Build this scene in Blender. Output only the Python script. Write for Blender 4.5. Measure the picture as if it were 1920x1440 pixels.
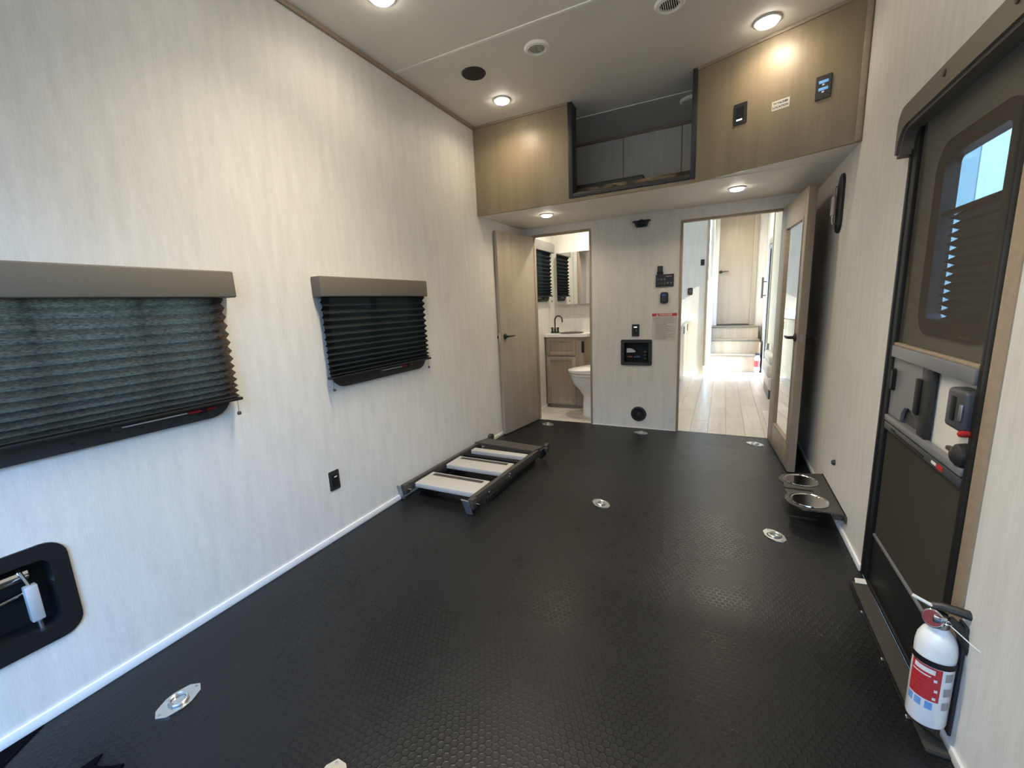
import bpy, bmesh, math, random
from mathutils import Vector, Matrix
random.seed(7)
for o in list(bpy.data.objects): bpy.data.objects.remove(o)
scene = bpy.context.scene
COL = scene.collection
PI = math.pi
# ------------------------------------------------------------------ camera
R_ = Vector((0.89602559, 0.44172711, -0.04489216)); U_ = Vector((-0.04164696, 0.1842777, 0.98199148)); F_ = Vector((-0.44204488, 0.87801987, -0.18351413))
cam = bpy.data.cameras.new('camera'); co = bpy.data.objects.new('camera', cam); COL.objects.link(co)
cam.sensor_width = 36; cam.lens = 790.3 / 1920 * 36; cam.clip_start = 0.02; cam.clip_end = 300
co.matrix_world = Matrix(((R_.x, U_.x, -F_.x, 1.8659), (R_.y, U_.y, -F_.y, 0), (R_.z, U_.z, -F_.z, 1.2274), (0, 0, 0, 1)))
scene.camera = co
# ------------------------------------------------------------------ sky, sun, exposure
SUN_EL = 29.0; SUN_DIR = Vector((-2.2, 0.15, 0)).normalized()
world = bpy.data.worlds.new('sky'); scene.world = world; world.use_nodes = True
nt = world.node_tree; nt.nodes.clear()
sky = nt.nodes.new('ShaderNodeTexSky'); sky.sky_type = 'NISHITA'; sky.sun_disc = False
sky.sun_elevation = math.radians(SUN_EL); sky.sun_rotation = math.atan2(-SUN_DIR.x, -SUN_DIR.y)
sky.air_density = 1.2; sky.dust_density = .4; sky.ozone_density = 1.0
bg = nt.nodes.new('ShaderNodeBackground'); bg.inputs['Strength'].default_value = 1.75
wo = nt.nodes.new('ShaderNodeOutputWorld')
wb_ = nt.nodes.new('ShaderNodeVectorMath'); wb_.operation = 'MULTIPLY'; wb_.inputs[1].default_value = (.75, 1.0, 1.23)   # camera white balance set for the warm lamps
nt.links.new(sky.outputs[0], wb_.inputs[0]); nt.links.new(wb_.outputs[0], bg.inputs[0]); nt.links.new(bg.outputs[0], wo.inputs[0])
sl = bpy.data.lights.new('sun', 'SUN'); sl.energy = 15; sl.angle = math.radians(0.6); sl.color = (1, .93, .82)
so = bpy.data.objects.new('sun', sl); COL.objects.link(so)
sd = Vector((SUN_DIR.x * math.cos(math.radians(SUN_EL)), SUN_DIR.y * math.cos(math.radians(SUN_EL)), -math.sin(math.radians(SUN_EL))))
so.rotation_euler = sd.to_track_quat('-Z', 'Y').to_euler(); so.location = (9, -6, 8)
vs = scene.view_settings
vs.view_transform = 'Standard'; vs.look = 'None'; vs.gamma = 1; vs.use_curve_mapping = False
vs.exposure = 0.80
LED_W = 2.6; LED_COL = (1.0, .83, .58); LENS_EMIT = 26
scene.cycles.max_bounces = 10; scene.cycles.diffuse_bounces = 6; scene.cycles.transparent_max_bounces = 12

# ------------------------------------------------------------------ materials
def newmat(name):
    m = bpy.data.materials.new(name); m.use_nodes = True
    return m, m.node_tree, m.node_tree.nodes['Principled BSDF']
def simple(name, col, rough=.5, metal=0, spec=.5, noise=0, nscale=40, bump=0, bscale=200, emit=0, coat=0):
    m, t, b = newmat(name)
    b.inputs['Base Color'].default_value = (*col, 1); b.inputs['Roughness'].default_value = rough
    b.inputs['Metallic'].default_value = metal; b.inputs['Specular IOR Level'].default_value = spec
    b.inputs['Coat Weight'].default_value = coat
    if emit: b.inputs['Emission Color'].default_value = (*col, 1); b.inputs['Emission Strength'].default_value = emit
    tc = t.nodes.new('ShaderNodeTexCoord')
    if noise:
        n = t.nodes.new('ShaderNodeTexNoise'); n.inputs['Scale'].default_value = nscale; n.inputs['Detail'].default_value = 4
        t.links.new(tc.outputs['Object'], n.inputs['Vector'])
        r = t.nodes.new('ShaderNodeMapRange'); r.inputs[3].default_value = 1 - noise; r.inputs[4].default_value = 1 + noise
        t.links.new(n.outputs[0], r.inputs[0])
        x = t.nodes.new('ShaderNodeVectorMath'); x.operation = 'SCALE'; x.inputs[0].default_value = col
        t.links.new(r.outputs[0], x.inputs['Scale']); t.links.new(x.outputs[0], b.inputs['Base Color'])
    if bump:
        n = t.nodes.new('ShaderNodeTexNoise'); n.inputs['Scale'].default_value = bscale; n.inputs['Detail'].default_value = 3
        t.links.new(tc.outputs['Object'], n.inputs['Vector'])
        bp = t.nodes.new('ShaderNodeBump'); bp.inputs['Strength'].default_value = bump; bp.inputs['Distance'].default_value = .002
        t.links.new(n.outputs[0], bp.inputs['Height']); t.links.new(bp.outputs[0], b.inputs['Normal'])
    return m
def streaky(name, c1, c2, scale=(30, 30, 2.0), rough=.5, fine=(160, 160, 9), fineamt=.35, bump=.15, big=0.0, spec=.5, coords='Object', lo=.3, hi=.7):
    """two-tone material with streaks along the axis whose scale is smallest"""
    m, t, b = newmat(name)
    tc = t.nodes.new('ShaderNodeTexCoord')
    def noise(sc, det):
        mp = t.nodes.new('ShaderNodeMapping'); mp.inputs['Scale'].default_value = sc
        t.links.new(tc.outputs[coords], mp.inputs[0])
        n = t.nodes.new('ShaderNodeTexNoise'); n.inputs['Scale'].default_value = 1; n.inputs['Detail'].default_value = det
        t.links.new(mp.outputs[0], n.inputs['Vector']); return n
    a = noise(scale, 5); f = noise(fine, 3)
    mx = t.nodes.new('ShaderNodeMix'); mx.data_type = 'FLOAT'; mx.inputs[0].default_value = fineamt
    t.links.new(a.outputs[0], mx.inputs[2]); t.links.new(f.outputs[0], mx.inputs[3])
    mr = t.nodes.new('ShaderNodeMapRange'); mr.inputs[1].default_value = lo; mr.inputs[2].default_value = hi
    t.links.new(mx.outputs[0], mr.inputs[0])
    cm = t.nodes.new('ShaderNodeMix'); cm.data_type = 'RGBA'
    cm.inputs[6].default_value = (*c1, 1); cm.inputs[7].default_value = (*c2, 1)
    t.links.new(mr.outputs[0], cm.inputs[0]); t.links.new(cm.outputs[2], b.inputs['Base Color'])
    b.inputs['Roughness'].default_value = rough; b.inputs['Specular IOR Level'].default_value = spec
    if bump:
        bp = t.nodes.new('ShaderNodeBump'); bp.inputs['Strength'].default_value = bump; bp.inputs['Distance'].default_value = .001
        t.links.new(mx.outputs[0], bp.inputs['Height']); t.links.new(bp.outputs[0], b.inputs['Normal'])
    return m
M = {}
M['paper'] = streaky('wallpaper', (.60, .575, .52), (.74, .715, .66), (26, 26, 3.5), .55, (260, 260, 22), .45, .25)
M['board'] = simple('ceiling_board', (.83, .79, .705), .6, noise=.03, nscale=6, bump=.1, bscale=300)
M['wood'] = streaky('pale_oak_laminate', (.32, .255, .18), (.47, .39, .29), (14, 14, .9), .34, (130, 130, 5), .35, .08)
M['wood_y'] = streaky('pale_oak_laminate_panel', (.235, .18, .112), (.335, .262, .165), (13, .8, 13), .45, (130, 5, 130), .3, .08)
M['wood_leaf'] = streaky('pale_oak_laminate_leaf', (.33, .275, .21), (.43, .365, .285), (13, .8, 13), .45, (130, 5, 130), .3, .08)
M['wood_dark_y'] = streaky('taupe_oak_laminate_leaf', (.25, .20, .15), (.36, .295, .225), (20, 1.4, 20), .45, (150, 6, 150), .35, .08)
M['wood_dark'] = streaky('taupe_oak_laminate', (.25, .20, .15), (.36, .295, .225), (20, 20, 1.4), .45, (150, 150, 6), .35, .08)
M['trimwood'] = streaky('tan_trim', (.27, .205, .14), (.36, .28, .20), (40, 40, 3), .5, (200, 200, 10), .4, .05)
M['white'] = simple('white_plastic', (.78, .77, .74), .35)
M['bright_white'] = simple('bright_white_trim', (.90, .88, .80), .45)
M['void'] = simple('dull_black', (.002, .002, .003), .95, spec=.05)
M['gloss_white'] = simple('gloss_white', (.82, .81, .78), .15, coat=.4)
M['doorskin'] = simple('white_door_skin', (.72, .70, .64), .45, noise=.04, nscale=12)
M['black'] = simple('black_plastic', (.010, .010, .010), .5, spec=.3)
M['softblack'] = simple('satin_black', (.022, .021, .020), .5)
M['dark'] = simple('dark_grey_plastic', (.055, .055, .058), .45)
M['midgrey'] = simple('grey_plastic', (.17, .17, .175), .4)
M['darkbrown'] = simple('dark_brown_plate', (.05, .045, .038), .5, noise=.1, nscale=20)
M['taupe'] = simple('taupe_vinyl', (.135, .118, .092), .55, noise=.06, nscale=120, bump=.25, bscale=500)
M['lighttaupe'] = simple('light_grey_vinyl', (.24, .23, .21), .5)
M['steel'] = simple('polished_steel', (.75, .74, .72), .09, 1)
M['zinc'] = simple('zinc_plate', (.72, .73, .72), .28, 1, noise=.05, nscale=60)
M['galv'] = simple('galvanised', (.34, .35, .36), .42, .8, noise=.15, nscale=60)
M['alu'] = simple('brushed_aluminium', (.42, .42, .42), .35, .9)
M['tread'] = simple('grey_step_grit', (.46, .43, .385), .8, noise=.09, nscale=90, bump=.5, bscale=700)
M['strip'] = simple('black_grip_tape', (.05, .045, .04), .85, bump=.6, bscale=900)
M['red'] = simple('red_plastic', (.45, .02, .02), .4)
M['pinkred'] = simple('red_print', (.50, .035, .04), .4)
M['blue'] = simple('blue_print', (.16, .33, .62), .4)
M['navy'] = simple('blue_plastic', (.03, .08, .35), .4)
M['paperwhite'] = simple('paper_label', (.72, .69, .62), .55)
M['greyprint'] = simple('grey_print', (.34, .32, .29), .6)
M['darkprint'] = simple('dark_print', (.05, .045, .04), .6)
M['lightprint'] = simple('light_print', (.72, .70, .66), .5)
M['placard'] = simple('translucent_placard', (.60, .56, .49), .4)
M['screenblue'] = simple('lit_blue_display', (.12, .30, .55), .3, emit=.5)
M['screenwhite'] = simple('lit_white_mark', (.9, .95, 1), .3, emit=.8)
M['mirror'] = simple('mirror_glass', (.88, .90, .89), .01, 1)
M['cushion'] = simple('cream_upholstery', (.70, .67, .62), .55, bump=.2, bscale=200)
M['counter'] = streaky('white_counter', (.74, .72, .69), (.83, .82, .80), (8, 8, 8), .25, (60, 60, 60), .4, 0)
M['plank'] = None
M['lens'] = simple('led_lens', (1, .93, .82), .3, emit=LENS_EMIT)
M['gravel'] = simple('gravel', (.13, .13, .13), .95, noise=.3, nscale=8)
M['siding'] = simple('white_siding', (.75, .77, .78), .5)
M['bluesiding'] = simple('blue_grey_siding', (.26, .36, .42), .5)
M['brownsiding'] = simple('brown_siding', (.14, .12, .10), .5)
M['camo'] = None
def mk_camo():
    m, t, b = newmat('camouflage_fabric')
    tc = t.nodes.new('ShaderNodeTexCoord'); n = t.nodes.new('ShaderNodeTexNoise'); n.inputs['Scale'].default_value = 9; n.inputs['Detail'].default_value = 6; n.inputs['Distortion'].default_value = 1.2
    mp = t.nodes.new('ShaderNodeMapping'); mp.inputs['Scale'].default_value = (1, 1, 2.5)
    t.links.new(tc.outputs['Object'], mp.inputs[0]); t.links.new(mp.outputs[0], n.inputs['Vector'])
    r = t.nodes.new('ShaderNodeValToRGB'); e = r.color_ramp.elements
    e[0].position = .3; e[0].color = (.03, .025, .018, 1); e[1].position = .75; e[1].color = (.38, .31, .23, 1)
    x = e.new(.45); x.color = (.07, .065, .04, 1); x = e.new(.55); x.color = (.20, .13, .09, 1)
    t.links.new(n.outputs[0], r.inputs[0]); t.links.new(r.outputs[0], b.inputs['Base Color']); b.inputs['Roughness'].default_value = .9
    return m
M['camo'] = mk_camo()
def mk_plank(i):
    k = .92 + .16 * (i / 3)
    return streaky('vinyl_plank_%d' % i, (.47 * k, .415 * k, .345 * k), (.62 * k, .57 * k, .50 * k), (22, 1.6, 22), .3, (150, 8, 150), .35, .06)
PLANKS = [mk_plank(i) for i in range(4)]
def mk_plank_x(i):
    k = .92 + .16 * (i / 3)
    return streaky('vinyl_plank_cross_%d' % i, (.44 * k, .40 * k, .34 * k), (.64 * k, .60 * k, .54 * k), (1.6, 26, 22), .3, (8, 150, 150), .35, .06)
PLANKX = [mk_plank_x(i) for i in range(4)]
def mk_floor():
    """black rubber mat, raised network of small hexagons"""
    m, t, b = newmat('hexagon_rubber')
    L = t.links.new; N = t.nodes.new
    tc = N('ShaderNodeTexCoord')
    def vm(op, a, bb=None):
        n = N('ShaderNodeVectorMath'); n.operation = op
        for i, v in enumerate((a, bb)):
            if v is None: continue
            if isinstance(v, tuple): n.inputs[i].default_value = v
            else: L(v, n.inputs[i])
        return n
    def ma(op, a, bb=None):
        n = N('ShaderNodeMath'); n.operation = op
        for i, v in enumerate((a, bb)):
            if v is None: continue
            if isinstance(v, (int, float)): n.inputs[i].default_value = v
            else: L(v, n.inputs[i])
        return n.outputs[0]
    S = 1 / .0225
    p = vm('MULTIPLY', tc.outputs['Object'], (S, S, 0)).outputs[0]
    r = (1, 1.7320508, 1); h = (.5, .8660254, 0)
    def cell(v):
        a = vm('DIVIDE', v, r).outputs[0]; f = vm('FRACTION', a).outputs[0]
        return vm('SUBTRACT', vm('MULTIPLY', f, r).outputs[0], h).outputs[0]
    A = cell(p); B = cell(vm('SUBTRACT', p, h).outputs[0])
    def hexd(v):
        q = vm('ABSOLUTE', vm('MULTIPLY', v, (1, 1, 0)).outputs[0]).outputs[0]
        s = N('ShaderNodeSeparateXYZ'); L(q, s.inputs[0])
        d = vm('DOT_PRODUCT', q, (.5, .8660254, 0)).outputs['Value']
        return ma('MAXIMUM', s.outputs[0], d)
    dist = ma('MINIMUM', hexd(A), hexd(B))
    mr = N('ShaderNodeMapRange'); mr.interpolation_type = 'SMOOTHSTEP'; mr.inputs[1].default_value = .34; mr.inputs[2].default_value = .46
    L(dist, mr.inputs[0])
    nz = N('ShaderNodeTexNoise'); nz.inputs['Scale'].default_value = 600; L(tc.outputs['Object'], nz.inputs['Vector'])
    hh = ma('ADD', mr.outputs[0], ma('MULTIPLY', nz.outputs[0], .15))
    bp = N('ShaderNodeBump'); bp.inputs['Strength'].default_value = .28; bp.inputs['Distance'].default_value = .0012
    L(hh, bp.inputs['Height']); L(bp.outputs[0], b.inputs['Normal'])
    n2 = N('ShaderNodeTexNoise'); n2.inputs['Scale'].default_value = 1.6; n2.inputs['Detail'].default_value = 5; L(tc.outputs['Object'], n2.inputs['Vector'])
    m2 = N('ShaderNodeMapRange'); m2.inputs[3].default_value = .33; m2.inputs[4].default_value = .46; L(n2.outputs[0], m2.inputs[0]); 
    rr = ma('SUBTRACT', m2.outputs[0], ma('MULTIPLY', mr.outputs[0], .12)); L(rr, b.inputs['Roughness'])
    m3 = N('ShaderNodeMapRange'); m3.inputs[1].default_value = .3; m3.inputs[2].default_value = .7; m3.inputs[3].default_value = .85; m3.inputs[4].default_value = 1.15; L(n2.outputs[0], m3.inputs[0])
    sc = N('ShaderNodeVectorMath'); sc.operation = 'SCALE'; sc.inputs[0].default_value = (.0075, .008, .0084); L(m3.outputs[0], sc.inputs['Scale']); L(sc.outputs[0], b.inputs['Base Color'])
    b.inputs['Specular IOR Level'].default_value = .32
    return m
M['rubber'] = mk_floor()
def mk_glass(name, tint, op):
    m = bpy.data.materials.new(name); m.use_nodes = True; t = m.node_tree; t.nodes.clear()
    o = t.nodes.new('ShaderNodeOutputMaterial'); tr = t.nodes.new('ShaderNodeBsdfTransparent'); g = t.nodes.new('ShaderNodeBsdfGlossy')
    tr.inputs[0].default_value = (*tint, 1); g.inputs['Roughness'].default_value = .02
    mx = t.nodes.new('ShaderNodeMixShader'); mx.inputs[0].default_value = op
    t.links.new(tr.outputs[0], mx.inputs[1]); t.links.new(g.outputs[0], mx.inputs[2]); t.links.new(mx.outputs[0], o.inputs[0]); return m
M['glass'] = mk_glass('window_glass', (.75, .80, .80), .06)
M['tint'] = mk_glass('tinted_glass', (.40, .44, .42), .05)
def mk_screen(name, col, op):
    m = bpy.data.materials.new(name); m.use_nodes = True; t = m.node_tree; t.nodes.clear()
    o = t.nodes.new('ShaderNodeOutputMaterial'); tr = t.nodes.new('ShaderNodeBsdfTransparent'); g = t.nodes.new('ShaderNodeBsdfDiffuse')
    g.inputs[0].default_value = (*col, 1)
    mx = t.nodes.new('ShaderNodeMixShader'); mx.inputs[0].default_value = op
    t.links.new(tr.outputs[0], mx.inputs[1]); t.links.new(g.outputs[0], mx.inputs[2]); t.links.new(mx.outputs[0], o.inputs[0]); return m
M['flyscreen'] = mk_screen('fly_screen_mesh', (.10, .088, .07), .46)
M['lowscreen'] = mk_screen('dark_screen_mesh', (.06, .055, .045), .93)
def mk_blind(name, k, see):
    m = bpy.data.materials.new(name); m.use_nodes = True; t = m.node_tree; t.nodes.clear()
    o = t.nodes.new('ShaderNodeOutputMaterial'); d = t.nodes.new('ShaderNodeBsdfDiffuse'); tl = t.nodes.new('ShaderNodeBsdfTranslucent')
    tc = t.nodes.new('ShaderNodeTexCoord'); n = t.nodes.new('ShaderNodeTexNoise'); n.inputs['Scale'].default_value = 170; n.inputs['Detail'].default_value = 4
    mp = t.nodes.new('ShaderNodeMapping'); mp.inputs['Scale'].default_value = (.5, .5, 1.6); t.links.new(tc.outputs['Object'], mp.inputs[0]); t.links.new(mp.outputs[0], n.inputs['Vector'])
    r = t.nodes.new('ShaderNodeMapRange'); r.inputs[1].default_value = .3; r.inputs[2].default_value = .72; r.inputs[3].default_value = .25 * k; r.inputs[4].default_value = 1.1 * k
    t.links.new(n.outputs[0], r.inputs[0])
    s = t.nodes.new('ShaderNodeVectorMath'); s.operation = 'SCALE'; s.inputs[0].default_value = (.34, .32, .25); t.links.new(r.outputs[0], s.inputs['Scale']); t.links.new(s.outputs[0], tl.inputs[0])
    d.inputs[0].default_value = (.018, .019, .020, 1)
    a = t.nodes.new('ShaderNodeAddShader'); t.links.new(d.outputs[0], a.inputs[0]); t.links.new(tl.outputs[0], a.inputs[1]); tr = t.nodes.new('ShaderNodeBsdfTransparent'); lw_ = t.nodes.new('ShaderNodeLayerWeight'); lw_.inputs[0].default_value = .5
    f = t.nodes.new('ShaderNodeMapRange'); f.inputs[1].default_value = .25; f.inputs[2].default_value = .85; f.inputs[3].default_value = see; f.inputs[4].default_value = see * .05; t.links.new(lw_.outputs['Facing'], f.inputs[0])
    g = t.nodes.new('ShaderNodeMath'); g.operation = 'MULTIPLY'; t.links.new(f.outputs[0], g.inputs[0]); t.links.new(r.outputs[0], g.inputs[1])
    r.inputs[3].default_value = .25; r.inputs[4].default_value = 1.3; s.inputs[0].default_value = (.36 * k, .27 * k, .21 * k)
    mx = t.nodes.new('ShaderNodeMixShader'); t.links.new(g.outputs[0], mx.inputs[0]); t.links.new(a.outputs[0], mx.inputs[1]); t.links.new(tr.outputs[0], mx.inputs[2]); t.links.new(mx.outputs[0], o.inputs[0]); return m
M['blind'] = mk_blind('pleated_shade_fabric', .68, .06)
M['blind_dim'] = mk_blind('pleated_shade_fabric_dense', .04, .03)

# ------------------------------------------------------------------ mesh helpers
class MB:
    def __init__(s): s.bm = bmesh.new()
    def _merge(s, b2):
        me = bpy.data.meshes.new('tmp'); b2.to_mesh(me); b2.free(); s.bm.from_mesh(me); bpy.data.meshes.remove(me)
    def box(s, x0, y0, z0, x1, y1, z1, bev=0, seg=2):
        b = bmesh.new(); bmesh.ops.create_cube(b, size=1)
        sx, sy, sz = x1 - x0, y1 - y0, z1 - z0
        for v in b.verts: v.co = Vector(((x0 + x1) / 2 + v.co.x * sx, (y0 + y1) / 2 + v.co.y * sy, (z0 + z1) / 2 + v.co.z * sz))
        bmesh.ops.recalc_face_normals(b, faces=b.faces)
        if bev: bmesh.ops.bevel(b, geom=list(b.edges), offset=min(bev, .49 * min(abs(sx), abs(sy), abs(sz))), segments=seg, affect='EDGES', profile=.5)
        s._merge(b); return s
    def prism(s, poly, w0, w1, bev=0):
        """polygon in local xy extruded along local z"""
        b = bmesh.new(); f = b.faces.new([b.verts.new((p[0], p[1], w0)) for p in poly])
        g = bmesh.ops.extrude_face_region(b, geom=[f])
        for v in [e for e in g['geom'] if isinstance(e, bmesh.types.BMVert)]: v.co.z = w1
        bmesh.ops.recalc_face_normals(b, faces=b.faces)
        if bev:
            ed = [e for e in b.edges if all(abs(v.co.z - w1) < 1e-6 for v in e.verts)]
            bmesh.ops.bevel(b, geom=ed, offset=bev, segments=2, affect='EDGES')
        s._merge(b); return s
    def ring(s, outer, inner, w0, w1):
        """frame between two loops with equal point counts"""
        n = len(outer); V = lambda p, w: s.bm.verts.new((p[0], p[1], w))
        a = [V(p, w1) for p in outer]; b = [V(p, w1) for p in inner]; c = [V(p, w0) for p in outer]; d = [V(p, w0) for p in inner]
        for i in range(n):
            j = (i + 1) % n
            for q in ((a[i], a[j], b[j], b[i]), (c[i], d[i], d[j], c[j]), (a[i], c[i], c[j], a[j]), (b[i], b[j], d[j], d[i])): s.bm.faces.new(q)
        return s
    def lathe(s, prof, c=(0, 0, 0), n=32, axis='z', cap=True):
        rings = []
        for r, h in prof:
            rr = []
            for i in range(n):
                a = 2 * PI * i / n; x, y = r * math.cos(a), r * math.sin(a)
                p = {'z': (x, y, h), 'x': (h, x, y), 'y': (y, h, x)}[axis]
                rr.append(s.bm.verts.new((c[0] + p[0], c[1] + p[1], c[2] + p[2])))
            rings.append(rr)
        for k in range(len(rings) - 1):
            for i in range(n):
                j = (i + 1) % n; s.bm.faces.new((rings[k][i], rings[k][j], rings[k + 1][j], rings[k + 1][i]))
        if cap:
            if prof[0][0] > 1e-5: s.bm.faces.new(rings[0][::-1])
            if prof[-1][0] > 1e-5: s.bm.faces.new(rings[-1])
        return s
    def tube(s, pts, r, n=10, closed=False, cap=True):
        P = [Vector(p) for p in pts]; m = len(P); rings = []; up = None
        for i in range(m):
            a = P[(i - 1) % m] if (closed or i) else P[i]; c = P[(i + 1) % m] if (closed or i < m - 1) else P[i]
            t = (c - a).normalized()
            if up is None: up = Vector((0, 0, 1)) if abs(t.z) < .9 else Vector((1, 0, 0))
            x = t.cross(up).normalized(); y = x.cross(t).normalized(); up = y
            rad = r[i] if isinstance(r, (list, tuple)) else r
            rings.append([s.bm.verts.new(P[i] + rad * (math.cos(2 * PI * k / n) * x + math.sin(2 * PI * k / n) * y)) for k in range(n)])
        for i in range(m if closed else m - 1):
            A, B = rings[i], rings[(i + 1) % m]
            for k in range(n): s.bm.faces.new((A[k], A[(k + 1) % n], B[(k + 1) % n], B[k]))
        if cap and not closed: s.bm.faces.new(rings[0][::-1]); s.bm.faces.new(rings[-1])
        return s
    def quad(s, *p): s.bm.faces.new([s.bm.verts.new(q) for q in p]); return s
    def xf(s, mat):
        bmesh.ops.transform(s.bm, matrix=mat, verts=s.bm.verts); return s
    def out(s, name, mat, parent=None, smooth=True, recalc=True, **tags):
        if recalc: bmesh.ops.recalc_face_normals(s.bm, faces=s.bm.faces)
        me = bpy.data.meshes.new(name); s.bm.to_mesh(me); s.bm.free()
        me.materials.append(mat)
        if smooth:
            me.shade_smooth(); me.set_sharp_from_angle(angle=math.radians(35))
        o = bpy.data.objects.new(name, me); COL.objects.link(o)
        if parent: o.parent = parent
        for k, v in tags.items(): o[k] = v
        return o
def rrect(x0, y0, x1, y1, r, n=6):
    out = []
    for cx, cy, a0 in ((x1 - r, y1 - r, 0), (x0 + r, y1 - r, 90), (x0 + r, y0 + r, 180), (x1 - r, y0 + r, 270)):
        for i in range(n + 1):
            a = math.radians(a0 + 90 * i / n); out.append((cx + r * math.cos(a), cy + r * math.sin(a)))
    return out
def circ(cx, cy, r, n=32, ry=None): return [(cx + r * math.cos(2 * PI * i / n), cy + (ry or r) * math.sin(2 * PI * i / n)) for i in range(n)]
def frame(o, u, v):
    u, v = Vector(u).normalized(), Vector(v).normalized(); w = u.cross(v)
    return Matrix(((u.x, v.x, w.x, o[0]), (u.y, v.y, w.y, o[1]), (u.z, v.z, w.z, o[2]), (0, 0, 0, 1)))
def on_left(y, z, x=0): return frame((x, y, z), (0, 1, 0), (0, 0, 1))
def on_back(x, z, y=4.063): return frame((x, y, z), (1, 0, 0), (0, 0, 1))
def on_right(y, z, x=2.46): return frame((x, y, z), (0, -1, 0), (0, 0, 1))
def on_ceil(x, y, z=2.643): return frame((x, y, z), (1, 0, 0), (0, -1, 0))
def on_floor(x, y, z=0, rz=0): return frame((x, y, z), (math.cos(rz), math.sin(rz), 0), (-math.sin(rz), math.cos(rz), 0))
def root(name, mat, label=None, cat=None, group=None, kind=None):
    o = bpy.data.objects.new(name, None); COL.objects.link(o); o.empty_display_size = .05; o.matrix_world = mat
    if label: o['label'] = label
    if cat: o['category'] = cat
    if group: o['group'] = group
    if kind: o['kind'] = kind
    return o
def copy_tree(o, parent=None):
    c = o.copy(); COL.objects.link(c)
    if parent: c.parent = parent; c.matrix_parent_inverse = o.matrix_parent_inverse.copy()
    for ch in [x for x in bpy.data.objects if x.parent == o]: copy_tree(ch, c)
    return c
def text(s, size, mat, name, parent, loc, align='CENTER', depth=.0004, bold=.0, rot=None, sx=1.0):
    cu = bpy.data.curves.new('txt', 'FONT'); cu.body = s; cu.size = size; cu.align_x = align; cu.align_y = 'CENTER'; cu.extrude = depth; cu.offset = bold
    to = bpy.data.objects.new('txt', cu); me = bpy.data.meshes.new_from_object(to)
    bpy.data.objects.remove(to); bpy.data.curves.remove(cu)
    me.materials.clear(); me.materials.append(mat)
    o = bpy.data.objects.new(name, me); COL.objects.link(o); o.parent = parent; o.location = loc; o.scale = (sx, 1, 1)
    return o
def struct(mb, name, mat, parent=None, **k): 
    return mb.out(name, mat, parent, kind='structure', **k) if not parent else mb.out(name, mat, parent, **k)
def panel(x0, x1, y0, y1, holes, t, mb=None):
    """wall sheet in local xy from w=0 (room side) back to w=-t with rectangular or round-cornered openings"""
    mb = mb or MB(); bm = mb.bm
    xs = sorted({x0, x1, *[h[0] for h in holes], *[h[2] for h in holes]}); ys = sorted({y0, y1, *[h[1] for h in holes], *[h[3] for h in holes]})
    inside = lambda x, y: any(h[0] < x < h[2] and h[1] < y < h[3] for h in holes)
    vc = {}
    def V(x, y, w):
        k = (round(x, 5), round(y, 5), w)
        if k not in vc: vc[k] = bm.verts.new((x, y, w))
        return vc[k]
    for i in range(len(xs) - 1):
        for j in range(len(ys) - 1):
            a, b, c, d = xs[i], xs[i + 1], ys[j], ys[j + 1]
            if inside((a + b) / 2, (c + d) / 2): continue
            bm.faces.new((V(a, c, 0), V(b, c, 0), V(b, d, 0), V(a, d, 0))); bm.faces.new((V(a, c, -t), V(a, d, -t), V(b, d, -t), V(b, c, -t)))
    for e in [e for e in bm.edges if len(e.link_faces) == 1]:
        a, b = e.verts
        if a.co.z == 0 and b.co.z == 0: 
            bm.faces.new((V(a.co.x, a.co.y, 0), V(b.co.x, b.co.y, 0), V(b.co.x, b.co.y, -t), V(a.co.x, a.co.y, -t)))
    return mb

H = 2.643; HS = 1.971; W = 2.46; D = 4.063; YR = -0.75
# ================================================================== SETTING
# floor of the garage
struct(MB().box(0, YR, -.05, W, D + .02, 0), 'floor', M['rubber'])
# ceiling with tan seam battens
ceil = struct(panel(0, W, -(D + .05), -YR, [], .04).xf(on_ceil(0, 0)), 'ceiling', M['board'])
for yy in (2.282, 3.52, 1.04, -.2): struct(MB().box(0.012, yy - .012, H - .004, W, yy + .012, H, .0015), 'trim_1', M['bright_white'])
struct(MB().box(0, YR, H - .022, .016, 3.205, H, .002), 'trim_2', M['trimwood'])
# left wall: openings for two windows, the bathroom window and the latch recess
lw = panel(YR, 7.1, 0, 2.7, [(-.13, .86, 1.0, 1.36), (1.575, .86, 2.33, 1.36), (4.30, 1.27, 4.74, 1.84), (.20, .295, .42, .52)], .05)
struct(lw.xf(on_left(0, 0)), 'wall_left', M['paper'])
# right wall: entry door openings
rw = panel(-8.45, -YR, 0, 2.75, [(-2.15, .0, -1.455, 1.84), (-7.64, .0, -7.0, 1.95)], .06)
struct(rw.xf(on_right(0, 0)), 'wall_right', M['paper'])
# back wall
bw = panel(0, W, 0, H, [(.135, 0, .705, 1.90), (1.527, 0, 2.255, 1.875), (1.03, .64, 1.262, .835)], .045)
struct(bw.xf(on_back(0, 0)), 'wall_back', M['paper'])
struct(MB().box(.0, D - .014, H - .022, W, D, H, .002), 'trim_3', M['trimwood'])
# skirting strips
struct(MB().box(0, YR, 0, .009, 4.063, .034, .002), 'baseboard_left', M['white'])
struct(MB().box(W - .009, 2.17, 0, W, 4.0, .03, .002), 'baseboard_right', M['white'])
struct(MB().box(W - .009, YR, 0, W, 1.37, .03, .002), 'baseboard_right', M['white'])
struct(MB().box(.72, D - .006, 0, 1.51, D, .008, .001), 'baseboard_back', M['white'])
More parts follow.
